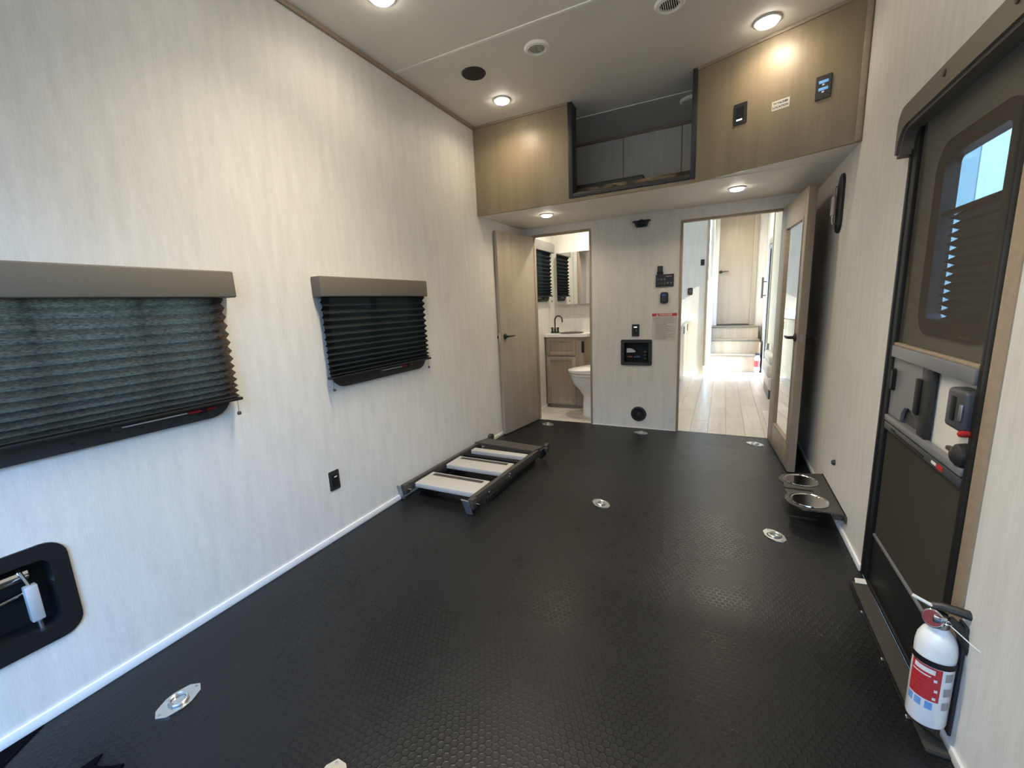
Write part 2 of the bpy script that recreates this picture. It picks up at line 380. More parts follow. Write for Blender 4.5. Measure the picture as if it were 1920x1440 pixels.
# rear end left open: header and posts round the ramp opening, and the lowered ramp
rear = panel(0, W, 0, 2.7, [(.12, 0, 2.34, 2.08)], .05)
struct(rear.xf(frame((0, YR, 0), (-1, 0, 0), (0, 0, 1)) @ Matrix.Translation((-W, 0, 0))), 'wall_rear', M['paper'])
# casings round the two inner doorways
def casing(name, x0, x1, z1, wd=.018):
    m = MB(); m.box(x0 - wd, D - .007, 0, x0, D + .052, z1 + wd, .0015); m.box(x1, D - .007, 0, x1 + wd, D + .052, z1 + wd, .0015); m.box(x0, D - .007, z1, x1, D + .052, z1 + wd, .0015)
    struct(m, name, M['trimwood'])
casing('trim_4', .137, .703, 1.884); casing('trim_5', 1.529, 2.253, 1.857)

# ---- loft above the back of the garage
z0s = HS
loft = [(0, 3.218), (1.66, 3.218), (W, 2.891), (W, D), (0, D)]
struct(MB().prism(loft, z0s, z0s + .018), 'ceiling', M['board'])
struct(MB().box(1.68, 3.212, HS - .003, W, 3.222, HS, .001), 'trim_6', M['board'])
wl = root('wall_loft', frame((0, 3.212, 0), (1, 0, 0), (0, 0, 1)), kind='structure')
MB().box(0, HS - .004, -.02, .797, H, 0, .001).out('fascia_panel', M['wood_y'], wl)
MB().box(.797, HS - .004, -.02, 1.66, 1.995, 0, .001).out('fascia_strip', M['wood_y'], wl)
MB().box(.797, 1.99, -.10, .83, H - .004, .008, .004).out('frame_post', M['softblack'], wl)
MB().box(1.632, 1.99, -.10, 1.662, H - .002, .008, .004).out('frame_post', M['softblack'], wl)
MB().box(.83, 1.99, -.10, 1.632, 2.022, .008, .004).out('frame_rail', M['softblack'], wl)
MB().box(.0, H - .016, 0, .797, H, .006, .002).out('top_bead', M['trimwood'], wl)
ang = math.atan2(2.885 - 3.212, W - 1.66); LA = math.hypot(W - 1.66, 2.885 - 3.212)
FA = frame((1.66, 3.212, 0), (math.cos(ang), math.sin(ang), 0), (0, 0, 1))
wa = root('wall_loft', FA, kind='structure')
MB().box(0, HS - .004, -.02, LA, H, 0, .001).out('fascia_panel', M['wood_y'], wa)
MB().box(0, H - .018, 0, LA, H, .007, .002).out('top_bead', M['trimwood'], wa)
MB().box(LA - .03, HS, 0, LA - .004, H - .018, .007, .002).out('end_bead', M['trimwood'], wa)
struct(MB().box(0, HS - .004, -.008, .004, H, .006, .001).xf(frame((0, 3.212, 0), (1, 0, 0), (0, 0, 1))), 'trim_7', M['trimwood'])
for xx in (1.02, 1.50): struct(MB().box(xx - .004, D - .004, HS + .018, xx + .004, D, H - .022, .001), 'trim_8', M['wood_dark'])

# ---- bathroom
BR = .98; BY = 4.885
struct(MB().box(0, D + .02, -.05, BR, BY + .05, -.004), 'floor', M['darkbrown'])
bf = bpy.data.objects['floor.001']
y = D + .02; row = 0
while y < BY:
    x = -.3 * (row % 2); y1 = min(y + .118, BY)
    while x < BR:
        a, b = max(x, 0), min(x + .62, BR)
        if b - a > .02: MB().box(a + .0008, y + .0008, -.004, b - .0008, y1 - .0008, .003, .0008, 1).out('plank', random.choice(PLANKX), bf)
        x += .62
    y += .118; row += 1
struct(MB().box(0, BY, 0, BR, BY + .05, 2.4), 'wall_bathroom_back', M['paper'])
struct(MB().box(BR, D + .046, 0, BR + .04, BY, 2.4), 'wall_bathroom_right', M['paper'])
struct(MB().box(0, D + .046, 2.3, BR, BY, 2.34), 'ceiling', M['board'])
struct(MB().box(0, D + .046, 0, .008, BY, .03, .002), 'baseboard_left', M['white'])

# ---- living area beyond the big doorway
struct(MB().box(BR + .04, D + .02, -.05, W, 8.45, -.004), 'floor', M['darkbrown'])
lf = bpy.data.objects['floor.002']
x = BR + .04; colm = 0
while x < W - .001:
    x1 = min(x + .152, W); y = D + .02 - (.37 * colm) % .95
    while y < 7.65:
        a, b = max(y, D + .02), min(y + .95, 7.65)
        if b - a > .03: MB().box(x + .0009, a + .0009, -.004, x1 - .0009, b - .0009, .003, .0009, 1).out('plank', random.choice(PLANKS), lf)
        y += .95
    x += .152; colm += 1
struct(MB().box(1.02, D + .046, 2.7, W, 8.45, 2.74).box(0, BY + .05, 2.7, 1.02, 7.2, 2.74), 'ceiling', M['board'])
pw = struct(MB().box(0, 7.2, 0, 1.61, 7.25, 2.7), 'wall_partition', M['paper'])
struct(MB().box(1.606, 7.194, .16, 1.645, 7.256, 2.7, .002), 'trim_9', M['wood'])
struct(MB().box(1.60, 7.196, 0, 1.655, 7.30, .16, .002), 'trim_10', M['paper'])
struct(MB().box(1.66, 7.25, 0, 1.70, 8.45, 2.7), 'wall_stair_left', M['gloss_white'])
struct(MB().box(1.66, 8.42, 0, W, 8.47, 2.7), 'wall_front', M['paper'])
struct(MB().box(2.442, D + .05, 0, W, 6.95, 2.6).box(2.425, 6.93, 0, W, 6.955, 2.7, .002), 'trim_11', simple('sage_grey_panel', (.50, .49, .40), .5))

# ================================================================== WINDOWS ON THE LEFT WALL
def window_unit(name, y0, y1, z0, z1, mulls, rod):
    """black radius-corner RV window in local (y, z, outwards to the room)"""
    r = root(name, on_left(0, 0), kind='structure')
    fr = MB(); fr.ring(rrect(y0 - .018, z0 - .03, y1 + .03, z1 + .03, .085), rrect(y0 + .012, z0 + .028, y1 - .006, z1 - .01, .05), -.052, .014)
    fr.out('window_frame', M['softblack'], r)
    for k in mulls: MB().box(k - .014, z0 + .02, -.04, k + .014, z1, -.012, .002).out('mullion', M['softblack'], r)
    MB().box(y0 - .012, z0 - .012, -.036, y1 + .02, z1 + .02, -.031).out('glass_pane', M['tint'], r)
    MB().box(y0, z0 + .036, .006, y1 - .02, z0 + .05, .024, .003).out('hinge_rail', M['dark'], r)
    for k in range(6):
        t = y0 + .1 + (y1 - y0 - .2) * k / 5
        MB().lathe([(.0055, .013), (.005, .0165), (.001, .018)], (t, z0 - .005, 0), 10).out('screw', M['black'], r)
    a, b = rod
    MB().tube([(a, z0 + .013, .022), (b, z0 + .013, .024)], .0028, 8).out('latch_rod', M['white'], r)
    MB().tube([(b - .005, z0 + .013, .024), (b + .02, z0 + .013, .026), (b + .10, z0 + .012, .026)], [.0045, .0055, .003], 8).out('latch_tip', M['red'], r)
    MB().box(a - .03, z0 + .004, .012, a - .002, z0 + .022, .026, .004).out('latch_hook', M['dark'], r)
    MB().box(b + .045, z0 + .0, .012, b + .062, z0 + .026, .034, .003).out('latch_clip', M['black'], r)
    return r
window_unit('window_1', -.13, 1.0, .86, 1.36, (.505, .79), (.655, .86))
window_unit('window_2', 1.575, 2.33, .86, 1.36, (1.95,), (1.92, 2.10))
window_unit('window_3', 4.30, 4.74, 1.28, 1.84, (), (4.4, 4.5))
def blind(y0, y1, zt, vb, zb, v0, v1, n, mat, vmat, label, vd=.07, depth=.030):
    """pleated shade under a padded valance"""
    r = root('pleated_blind', on_left(0, 0), label, 'blind')
    MB().box(v0, vb, .001, v1, zt, vd, .006, 3).out('valance', vmat, r)
    s = MB(); top = vb + .012
    # pleats: stretched at top, bunched towards the bottom
    zs = [top]; hts = [1.0 - .55 * (i / n) ** 2.2 for i in range(n)]; tot = sum(hts)
    pts = []; z = top
    for i in range(n):
        h = (top - zb) * hts[i] / tot; amp = depth * (.75 + .25 * (i / n))
        pts.append((z, .027)); pts.append((z - h / 2, .027 + amp)); z -= h
    pts.append((zb, .027)); ny = 6
    for k, (dw, flip) in enumerate(((0, False),)):
        grid = [[s.bm.verts.new((y0 + (y1 - y0) * j / ny + random.uniform(-.0008, .0008) * (0 < j < ny), zz + random.uniform(-.0012, .0012), w + dw)) for j in range(ny + 1)] for zz, w in pts]
        for i in range(len(pts) - 1):
            for j in range(ny): s.bm.faces.new((grid[i][j], grid[i + 1][j], grid[i + 1][j + 1], grid[i][j + 1]))
    s.out('pleated_shade', mat, r, smooth=False)
    MB().box(y0 - .006, zb - .010, .02, y1 + .008, zb + .002, .062, .003).out('bottom_rail', M['black'], r)
    for yy in (y0 + .004, y1 - .012):
        c = MB().tube([(yy, zb - .008, .05), (yy + .001, zb - .04, .05), (yy - .001, zb - .058, .05)], .0011, 6).out('cord', M['dark'], r)
        MB().lathe([(.0, -.073), (.006, -.072), (.0085, -.066), (.007, -.060), (.002, -.057)], (yy, zb, .05), 14, 'y').xf(Matrix.Identity(4)).out('cord_knob', M['darkbrown'], c)
    return r
blind(-.14, 1.045, 1.414, 1.31, .897, -.17, 1.09, 14, M['blind'], M['taupe'], 'wide black pleated window blind under a taupe valance, daylight glowing through its folds')
blind(1.525, 2.35, 1.414, 1.312, .897, 1.507, 2.362, 13, M['blind_dim'], M['taupe'], 'narrower opaque black pleated blind under a taupe valance, middle of the left wall')
blind(4.25, 4.765, 1.905, 1.80, 1.315, 4.22, 4.83, 13, M['blind_dim'], M['lighttaupe'], 'small black pleated blind with a light grey valance inside the bathroom')

# ================================================================== RECESSED LATCH BOX ON THE LEFT WALL
r = root('latch_recess_box', on_left(.325, .41), 'black rounded recessed box in the left wall holding a steel ramp latch', 'latch box')
MB().ring(rrect(-.16, -.165, .135, .158, .055), rrect(-.115, -.115, .092, .112, .03), -.002, .008).out('flange', M['black'], r)
m = MB(); o_, i_ = rrect(-.12, -.115, .094, .11, .03), rrect(-.105, -.10, .08, .095, .025)
m.ring(o_, [(a * .995, b * .995) for a, b in o_], -.09, -.001); m.prism(i_ if False else o_, -.094, -.09); m.out('box_liner', M['black'], r)
MB().lathe([(.0, -.112), (.018, -.11), (.018, -.088), (.0, -.086)], (-.02, .07, -.06), 20, 'x').xf(Matrix.Identity(4)).out('chrome_roller', M['steel'], r)
m = MB(); m.lathe([(.022, -.10), (.024, -.098), (.024, .055), (.022, .057)], (0, .062, -.07), 24, 'x'); m.out('chrome_roller', M['steel'], r)
tb = MB(); tb.box(.030, -.085, -.035, .060, .034, -.010, .004).out('turnbuckle_block', simple('cast_zinc', (.62, .63, .64), .38, .4), r)
MB().tube([(.036, .085, -.05), (.040, .06, -.035), (.045, .03, -.024)], .005, 10).out('upper_pin', M['steel'], r)
MB().tube([(.046, -.08, -.022), (.049, -.135, -.024)], .0065, 12).out('lower_pin', M['zinc'], r)
MB().tube([(-.09, -.02, -.07), (.07, .0, -.07)], .006, 10).out('cross_bar', M['steel'], r)

# small outlet on the left wall
def outlet(mat4, w, h, label, cat='switch', marks=(), name='wall_switch'):
    r = root(name, mat4, label, cat)
    MB().prism(rrect(-w / 2, -h / 2, w / 2, h / 2, .006), 0, .006, .002).out('cover_plate', M['softblack'], r)
    MB().prism(rrect(-w * .27, -h * .33, w * .27, h * .33, .003), .006, .010, .0015).out('rocker', M['black'], r)
    for (x0, y0, x1, y1, mt) in marks: MB().box(x0, y0, .0095, x1, y1, .0112).out('indicator', mt, r)
    return r
outlet(on_left(1.496, .333), .066, .108, 'black outlet cover low on the left wall near the folded steps', 'outlet', [(-.006, .018, .012, .024, M['lightprint'])], 'wall_outlet')

# ================================================================== BATHROOM DOOR LEAF (open against the left wall)
def lever(parent, origin, direction, normal, mat, length=.115):
    """round rose with a bent lever, in the parent's local frame"""
    o = Vector(origin); d = Vector(direction).normalized(); n = Vector(normal).normalized()
    q = n.to_track_quat('Z', 'Y').to_matrix().to_4x4()
    h = MB().lathe([(.027, 0), (.027, .006), (.022, .011), (.011, .013), (.010, .038)], (0, 0, 0), 24).xf(Matrix.Translation(o) @ q).out('door_handle', mat, parent)
    P = [o + n * .036 - d * .006, o + n * .042 + d * .008, o + n * .044 + d * .03, o + n * .045 + d * (length * .6), o + n * .042 + d * length]
    MB().tube(P, [.009, .0105, .0095, .008, .006], 12).out('lever', mat, h)
a_ = Vector((.137, 4.045, 0)); b_ = Vector((.039, 3.453, 0)); du = (a_ - b_).normalized(); LB = (a_ - b_).length
F2 = frame(b_, du, (0, 0, 1))   # local: x along the leaf from free edge to hinge, y up, z towards the room
d2 = root('door_2', F2, kind='structure')
MB().box(0, .008, -.034, LB, 1.883, 0, .0015).out('door_leaf', M['wood_leaf'], d2)
lever(d2, (.058, .945, 0), (1, 0, 0), (0, 0, 1), M['softblack'], .10)
MB().box(-.002, .90, -.028, .001, .98, -.006).out('latch_plate', M['steel'], d2)
MB().lathe([(.012, 0), (.012, .02), (.0, .024)], (0, 0, 0), 12).xf(Matrix.Translation((-.0, .94, -.034)) @ Matrix.Rotation(PI, 4, 'X')).out('back_knob', M['softblack'], d2)
for zz in (.25, 1.6): MB().tube([(LB + .004, zz - .04, -.004), (LB + .004, zz + .04, -.004)], .005, 8).out('hinge', M['alu'], d2)

# ================================================================== MIRRORED DOOR LEAF (open against the right wall)
a_ = Vector((2.250, 4.03, 0)); b_ = Vector((2.308, 3.298, 0)); du = (b_ - a_).normalized(); LM = (b_ - a_).length
F3 = frame(a_, du, (0, 0, 1))    # local: x from hinge to free edge, y up, z towards the room (-x)
d3 = root('door_3', F3, kind='structure')
m0, m1, mz0, mz1 = .155, .655, .19, 1.70
lf3 = MB(); lf3.box(0, .008, -.045, m0, 1.868, 0, .001); lf3.box(m1, .008, -.045, LM, 1.868, 0, .001); lf3.box(m0, .008, -.045, m1, mz0, 0, .001); lf3.box(m0, mz1, -.045, m1, 1.868, 0, .001); lf3.box(m0, mz0, -.045, m1, mz1, -.016)
lf3.out('door_leaf', M['wood_dark_y'], d3)
mr = MB().box(m0 + .012, mz0 + .012, -.015, m1 - .012, mz1 - .012, -.011).out('mirror_pane', M['mirror'], d3, smooth=False)
O = [(m0 - .004, mz0 - .004), (m1 + .004, mz0 - .004), (m1 + .004, mz1 + .004), (m0 - .004, mz1 + .004)]; I = [(m0 + .012, mz0 + .012), (m1 - .012, mz0 + .012), (m1 - .012, mz1 - .012), (m0 + .012, mz1 - .012)]
MB().ring(O, I, -.014, .003).out('mirror_bead', M['trimwood'], d3)
lever(d3, (LM - .055, .932, 0), (-1, 0, 0), (0, 0, 1), M['softblack'], .11)
lever(d3, (LM - .045, .932, -.045), (1, 0, 0), (0, 0, -1), M['softblack'], .10)
MB().box(LM - .001, .905, -.030, LM + .0015, .955, -.014).out('latch_plate', M['galv'], d3)
for zz in (.25, 1.6): MB().tube([(-.004, zz - .04, -.004), (-.004, zz + .04, -.004)], .005, 8).out('hinge', M['alu'], d3)

# ================================================================== THINGS ON THE BACK WALL
# dish-shaped fixture at the top
r = root('wall_speaker', on_back(1.183, 1.885), 'black flared dish-shaped fixture high on the back wall between the two doorways', 'speaker')
m = MB(); pr = [(-.082, .022), (-.070, .030), (.070, .030), (.082, .022), (.060, .010), (.047, -.022), (.040, -.028), (-.040, -.028), (-.047, -.022), (-.060, .010)]
m.prism(pr, 0, .028, .006); m.out('housing', M['softblack'], r)
MB().lathe([(.0, .0), (.030, .002), (.034, .006), (.034, .010)], (0, 0, 0), 24).xf(Matrix.Translation((0, .0, .026))).out('grille', M['black'], r)
# control panel + remote + key fob
r = root('control_panel', on_back(1.388, 1.382), 'black button control panel on the back wall beside the big doorway', 'control panel')
MB().prism(rrect(-.076, -.054, .076, .054, .004), 0, .012, .002).out('housing', M['softblack'], r)
for i in range(2):
    for j in range(5):
        if i == 1 and j > 2: continue
        x = -.054 + .027 * j; yv = -.022 + i * .034
        MB().prism(rrect(x - .010, yv - .012, x + .010, yv + .012, .002), .012, .0145, .001).out('button', M['dark'], r)
MB().box(.010, .032, .012, .060, .038, .0128).out('printed_line', M['greyprint'], r)
for x, yv in ((-.027, .012), (-.0, .012), (.027, -.022), (.054, -.022)): MB().box(x - .003, yv - .005, .0145, x + .003, yv + .005, .0152).out('printed_mark', M['greyprint'], r)
r = root('remote_control', on_back(1.348, 1.468), 'small slim black remote in a holder directly above the button control panel', 'remote')
MB().prism(rrect(-.022, -.028, .022, .042, .006), 0, .022, .004).out('body', M['softblack'], r)
MB().prism(rrect(-.026, -.030, .026, -.008, .003), 0, .026, .002).out('holder', M['black'], r)
MB().lathe([(.006, 0), (.006, .002), (.001, .0025)], (0, .022, .022), 14).out('button', M['dark'], r)
r = root('key_fob', on_back(1.387, 1.232), 'rounded black remote fob with blue-tinted buttons on the back wall below the control panel', 'remote')
MB().prism(rrect(-.034, -.049, .034, .049, .020, 8), 0, .022, .007).out('body', M['softblack'], r)
for i, yv in enumerate((.024, .002, -.020)):
    MB().prism(rrect(-.018, yv - .008, .018, yv + .008, .006), .0215, .0245, .001).out('button', M['navy'] if i < 1 else M['dark'], r)
r = root('danger_placard', on_back(1.391, .963), 'pale warning placard with a red DANGER header beside the big doorway', 'sign')
MB().box(-.105, -.118, 0, .105, .104, .0012).out('sheet', M['placard'], r)
MB().box(-.106, .106, 0, .106, .131, .0016).out('header_band', M['pinkred'], r)
text('DANGER', .026, M['lightprint'], 'header_text', r, (.012, .1185, .0018), bold=.0006, sx=1.05)
MB().prism([(-.074, .109), (-.050, .109), (-.062, .128)], .0016, .0022).out('warning_triangle', M['lightprint'], r)
k = 0; yv = .092
m = MB()
while yv > -.108:
    ind = 0 if k < 4 else .018
    L0 = -.095 + ind + (.0 if k % 4 else 0); L1 = .092 - random.choice((0, 0, .012, .03, .07))
    m.box(L0, yv - .0022, .0012, L1, yv + .0022, .0016); yv -= .0092; k += 1
m.out('text_lines', M['greyprint'], r, kind='stuff')
outlet(on_back(1.139, .945), .068, .112, 'black switch plate on the back wall just above the recessed valve box', 'switch', [(-.014, .026, .014, .034, M['screenwhite']), (.004, -.012, .012, .012, M['midgrey'])])
# recessed valve box
r = root('valve_box', on_back(1.146, .737), 'black recessed wall box with red and blue valves on the back wall', 'valve box')
MB().ring(rrect(-.142, -.122, .142, .122, .014), rrect(-.112, -.093, .112, .093, .010), -.004, .008).out('flange', M['softblack'], r)
m = MB(); A = rrect(-.1155, -.0965, .1155, .0965, .008); m.ring(A, [(a * .985, b * .985) for a, b in A], -.075, -.001); m.prism(A, -.078, -.075); m.out('box_liner', M['black'], r)
MB().prism([(-.098, -.008), (-.098, .034), (-.06, .034), (-.018, .012), (-.018, -.004)], -.06, -.045, .003).out('white_lever', M['white'], r)
for x, mt in ((-.070, M['red']), (.002, M['navy'])):
    h = MB().box(x - .028, -.052, -.05, x + .028, -.040, -.030, .004).out('valve_handle', mt, r)
    MB().lathe([(.010, -.07), (.010, -.03), (.005, -.026)], (x, -.046, 0), 14).out('valve_stem', M['dark'], h)
for yv in (-.06, -.03, .0): MB().box(.066, yv - .006, -.07, .092, yv + .010, -.03, .003).out('connector', M['dark'], r)
# round vent low
r = root('floor_level_vent', on_back(1.174, .142), 'round black heat vent low on the back wall', 'vent')
MB().lathe([(.070, 0), (.073, .004), (.070, .010), (.056, .012), (.052, .006), (.05, 0)], (0, 0, 0), 36, cap=False).out('bezel', M['softblack'], r)
MB().lathe([(.0, -.004), (.052, -.004)], (0, 0, .006), 24).out('backing', M['black'], r)
for i in range(-3, 4):
    hh = math.sqrt(.049 ** 2 - (i * .013) ** 2); MB().box(-hh, i * .013 - .002, .002, hh, i * .013 + .002, .011, .001).out('louver', M['dark'], r)
MB().lathe([(.012, 0), (.012, .014), (.004, .016)], (0, 0, 0), 16).out('hub', M['dark'], r)

# ================================================================== THINGS ON THE ANGLED LOFT PANEL
def on_angle(u, z): return FA @ Matrix.Translation((u, z, 0))
outlet(on_angle(.267, 2.288), .076, .116, 'plain black switch plate with one small white light on the angled wood panel', 'switch', [(-.016, -.038, .016, -.030, M['screenwhite'])])
r = root('printed_sticker', on_angle(.481, 2.267), 'small white sticker reading TV BACKER LOCATION on the angled wood panel', 'sticker')
MB().box(-.044, -.024, 0, .044, .024, .0008).out('paper', M['paperwhite'], r)
text('TV BACKER', .0145, M['darkprint'], 'lettering', r, (0, .0095, .0010), bold=.0005, sx=.98); text('LOCATION', .0145, M['darkprint'], 'lettering', r, (0, -.0105, .0010), bold=.0005, sx=1.05)
r = root('usb_outlet', on_angle(.68, 2.278), 'black charging panel with two lit blue slots on the angled wood panel', 'outlet')
MB().prism(rrect(-.035, -.057, .035, .057, .004), 0, .007, .002).out('cover_plate', M['softblack'], r)
for yv in (.026, -.008):
    MB().box(-.021, yv - .007, .006, .021, yv + .007, .0085, .001).out('display_slot', M['screenblue'], r)
    MB().box(-.006, yv - .019, .006, .005, yv - .010, .0085, .001).out('indicator', M['lightprint'], r)
MB().lathe([(.004, 0), (.003, .002)], (0, -.042, .007), 10).out('screw', M['dark'], r)

# ================================================================== CEILING FITTINGS
def puck(x, y, z, rad, label, power=LED_W, name='ceiling_light', colour=LED_COL):
    r = root(name, on_ceil(x, y, z), label, 'light')
    MB().lathe([(rad, 0), (rad + .003, .003), (rad - .002, .007), (rad - .010, .008), (rad - .012, .005)], (0, 0, 0), 36, cap=False).out('trim_ring', M['white'], r)
    MB().lathe([(rad - .011, .006), (rad * .75, .016), (rad * .4, .021), (.0, .0225)], (0, 0, 0), 36).out('lens', M['lens'], r)
    l = bpy.data.lights.new('led', 'AREA'); l.shape = 'DISK'; l.size = rad * 1.6; l.energy = power; l.color = colour; l.spread = math.radians(150)
    lo = bpy.data.objects.new('led_emitter', l); COL.objects.link(lo); lo.parent = r; lo.location = (0, 0, .026); lo.rotation_euler = (PI, 0, 0)
    return r
puck(.405, 1.752, H, .066, 'round warm ceiling light cut by the top edge of the photo', 1.0)
puck(.415, 2.926, H, .060, 'round warm ceiling light by the left wood loft panel, beside the black ceiling speaker', 1.5)
puck(2.010, 2.905, H, .066, 'round warm ceiling light close in front of the angled wood loft panel', .75)
r = root('added_fill_strip', on_ceil(1.08, 1.30), 'added warm fill strip on the ceiling, unseen just above the frame', 'light')  # unseen fill strip, added to light the walls more evenly
MB().box(-.62, -.06, 0, .62, .06, .02, .004).out('housing', M['white'], r); MB().box(-.60, -.055, .0195, .60, .055, .075, .012).out('lens', simple('fill_strip_lens', (1, .93, .80), .3, emit=7), r)
l = bpy.data.lights.new('strip', 'AREA'); l.shape = 'RECTANGLE'; l.size = 1.2; l.size_y = .1; l.energy = 15; l.color = (1, .88, .67); l.spread = math.radians(120)
lo = bpy.data.objects.new('fill_strip_emitter', l); COL.objects.link(lo); lo.parent = r; lo.location = (0, 0, .08); lo.rotation_euler = (PI, 0, 0)
puck(.488, 3.537, HS, .055, 'small round light in the soffit above the bathroom door', 1.7)
puck(1.917, 3.573, HS, .055, 'small round light in the soffit above the big doorway', 1.7)
puck(.5, 4.45, 2.3, .06, 'round light in the bathroom ceiling, hidden by the door head', 5.2, colour=(1, .92, .80))
puck(2.0, 5.2, 2.7, .06, 'added unseen fill light in the living area ceiling just past the big doorway', 9, colour=(1, .90, .76)); puck(2.0, 7.35, 2.7, .06, 'added unseen fill light in the living area ceiling above the front stairs', 9, colour=(1, .90, .76))  # both added out of view to brighten the living area
r = root('ceiling_speaker', on_ceil(.426, 2.530), 'round flat black speaker in the ceiling near the left wall', 'speaker')
MB().lathe([(.073, 0), (.075, .003), (.071, .008), (.066, .006)], (0, 0, 0), 40, cap=False).out('bezel', M['softblack'], r)
MB().lathe([(.067, .006), (.03, .0075), (0, .008)], (0, 0, 0), 36).out('grille', M['black'], r)
def vent(x, y, label, z=H):
    r = root('ceiling_vent', on_ceil(x, y, z), label, 'vent')
    MB().lathe([(.070, 0), (.073, .006), (.066, .014), (.052, .017), (.046, .012), (.045, .006)], (0, 0, 0), 40, cap=False).out('bezel', M['bright_white'], r)
    MB().lathe([(.047, .003), (0, .003)], (0, 0, 0), 30).out('backing', M['black'], r)
    for i in range(-4, 5):
        hh = math.sqrt(.046 ** 2 - (i * .0098) ** 2); MB().box(i * .0098 - .0018, -hh, .003, i * .0098 + .0018, hh, .009, .0006).out('slat', M['bright_white'], r)
vent(.868, 2.485, 'round white slatted ceiling vent next to the black ceiling speaker'); vent(1.568, 2.49, 'round white slatted ceiling vent cut by the top edge of the photo')
r = root('loft_dome', on_ceil(1.60, 3.66), 'white round dome fitting on the loft ceiling, half hidden by the black post', 'light')
MB().lathe([(.085, 0), (.085, .012), (.075, .022), (.04, .028), (0, .029)], (0, 0, 0), 36).out('dome', M['white'], r)

# loft mattress and bolster
m = MB(); m.box(.03, 3.335, HS + .02, 2.40, 4.045, HS + .115, .03, 4)
mt = m.out('loft_mattress', M['camo']); mt['label'] = 'camouflage-patterned mattress lying in the dark loft opening'; mt['category'] = 'mattress'
bo = MB().box(.62, 3.42, HS + .117, 1.30, 3.62, HS + .158, .012, 3).out('loft_bolster', M['softblack']); bo['label'] = 'flat black bolster lying on the left half of the camouflage loft mattress'; bo['category'] = 'bolster'

# ================================================================== GARAGE ENTRY DOOR ON THE RIGHT WALL
# local frame: x = -y(world), y = z(world), z = into the room
d1 = root('door_1', on_right(0, 0), kind='structure')
def Y(a, b): return (-a, -b) if a > b else (-b, -a)
# outer (white) door leaf with window, 25 mm behind the wall face
wy0, wy1, wz0, wz1 = 1.50, 1.975, 1.065, 1.675
hole = rrect(-wy1, wz0, -wy0, wz1, .09, 8)
leafm = panel(-2.12, -1.47, .0, 1.80, [(-wy1 + .02, wz0 + .02, -wy0 - .02, wz1 - .02)], .03).xf(Matrix.Translation((0, 0, -.025)))
leafm.out('door_leaf', M['doorskin'], d1)
inner = rrect(-wy1 + .065, wz0 + .055, -wy0 - .055, wz1 - .055, .02, 8)
wf = MB().ring(hole, inner, -.056, -.018).out('window_frame', M['softblack'], d1)
MB().box(-wy1 + .05, wz0 + .04, -.045, -wy0 - .04, wz1 - .04, -.041).out('glass_pane', M['glass'], wf)
# pleated door blind: covers the lower two thirds, light leaks past its zigzag edge
s = MB(); n = 13; zt, zb = 1.445, 1.105; pts = []
for i in range(n + 1):
    z = zt - (zt - zb) * i / n; pts.append((z, -.040, .0)); 
    if i < n: pts.append((z - (zt - zb) / n / 2, -.0225, .028))
rows = []
for z, w, e in pts: rows.append((s.bm.verts.new((-1.845 + .028 - e, z, w)), s.bm.verts.new((-1.545, z, w))))
for i in range(len(rows) - 1): s.bm.faces.new((rows[i][0], rows[i + 1][0], rows[i + 1][1], rows[i][1]))
s.out('pleated_shade', M['blind_dim'], wf, smooth=False)
MB().box(-1.90, zt - .002, -.040, -1.545, zt + .012, -.020, .002).out('shade_rail', M['softblack'], wf)
MB().box(-1.90, zb - .012, -.040, -1.545, zb + .002, -.020, .002).out('shade_rail', M['softblack'], wf)
MB().box(-1.66, 1.075, -.018, -1.60, 1.081, -.0165).out('printed_mark', M['greyprint'], wf)
# screen door frame
sc = MB()
for a, b, c, d in ((2.145, .0, 2.10, 1.83), (1.485, .0, 1.46, 1.83), (2.10, 1.79, 1.485, 1.83), (2.10, .0, 1.485, .012)): sc.box(-a, b, -.02, -c, d, .0, .002)
sc.out('screen_door_frame', M['black'], d1)
MB().box(-2.098, 1.02, -.013, -1.487, 1.79, -.0115).out('upper_screen', M['flyscreen'], d1)
MB().box(-2.098, .968, -.018, -1.487, 1.012, .006, .004).out('push_bar', M['midgrey'], d1)
MB().box(-2.098, 1.012, -.014, -1.487, 1.022, .001, .002).out('push_bar_bead', M['trimwood'], d1)
MB().box(-2.098, .717, -.018, -1.487, .740, .004, .003).out('lower_rail', M['midgrey'], d1)
MB().box(-2.098, .684, -.018, -1.487, .712, .002, .003).out('screen_rail', M['dark'], d1)
MB().box(-2.098, .225, -.013, -1.50, .684, -.011).out('lower_screen', M['lowscreen'], d1)
MB().box(-2.098, .215, -.016, -1.487, .226, -.004, .002).out('screen_bottom_rail', M['midgrey'], d1)
MB().box(-2.098, .012, -.016, -1.487, .214, -.008, .002).out('kick_panel', M['black'], d1)
MB().box(-2.02, .694, .002, -1.98, .703, .004).out('rail_slot', M['black'], d1)
MB().box(-1.98, .690, .002, -1.72, .696, .0035).out('rail_slot', M['black'], d1)
MB().box(-1.66, .695, .002, -1.63, .703, .004).out('rail_mark', M['lightprint'], d1); MB().box(-1.625, .692, .002, -1.585, .706, .004).out('rail_mark', M['red'], d1)
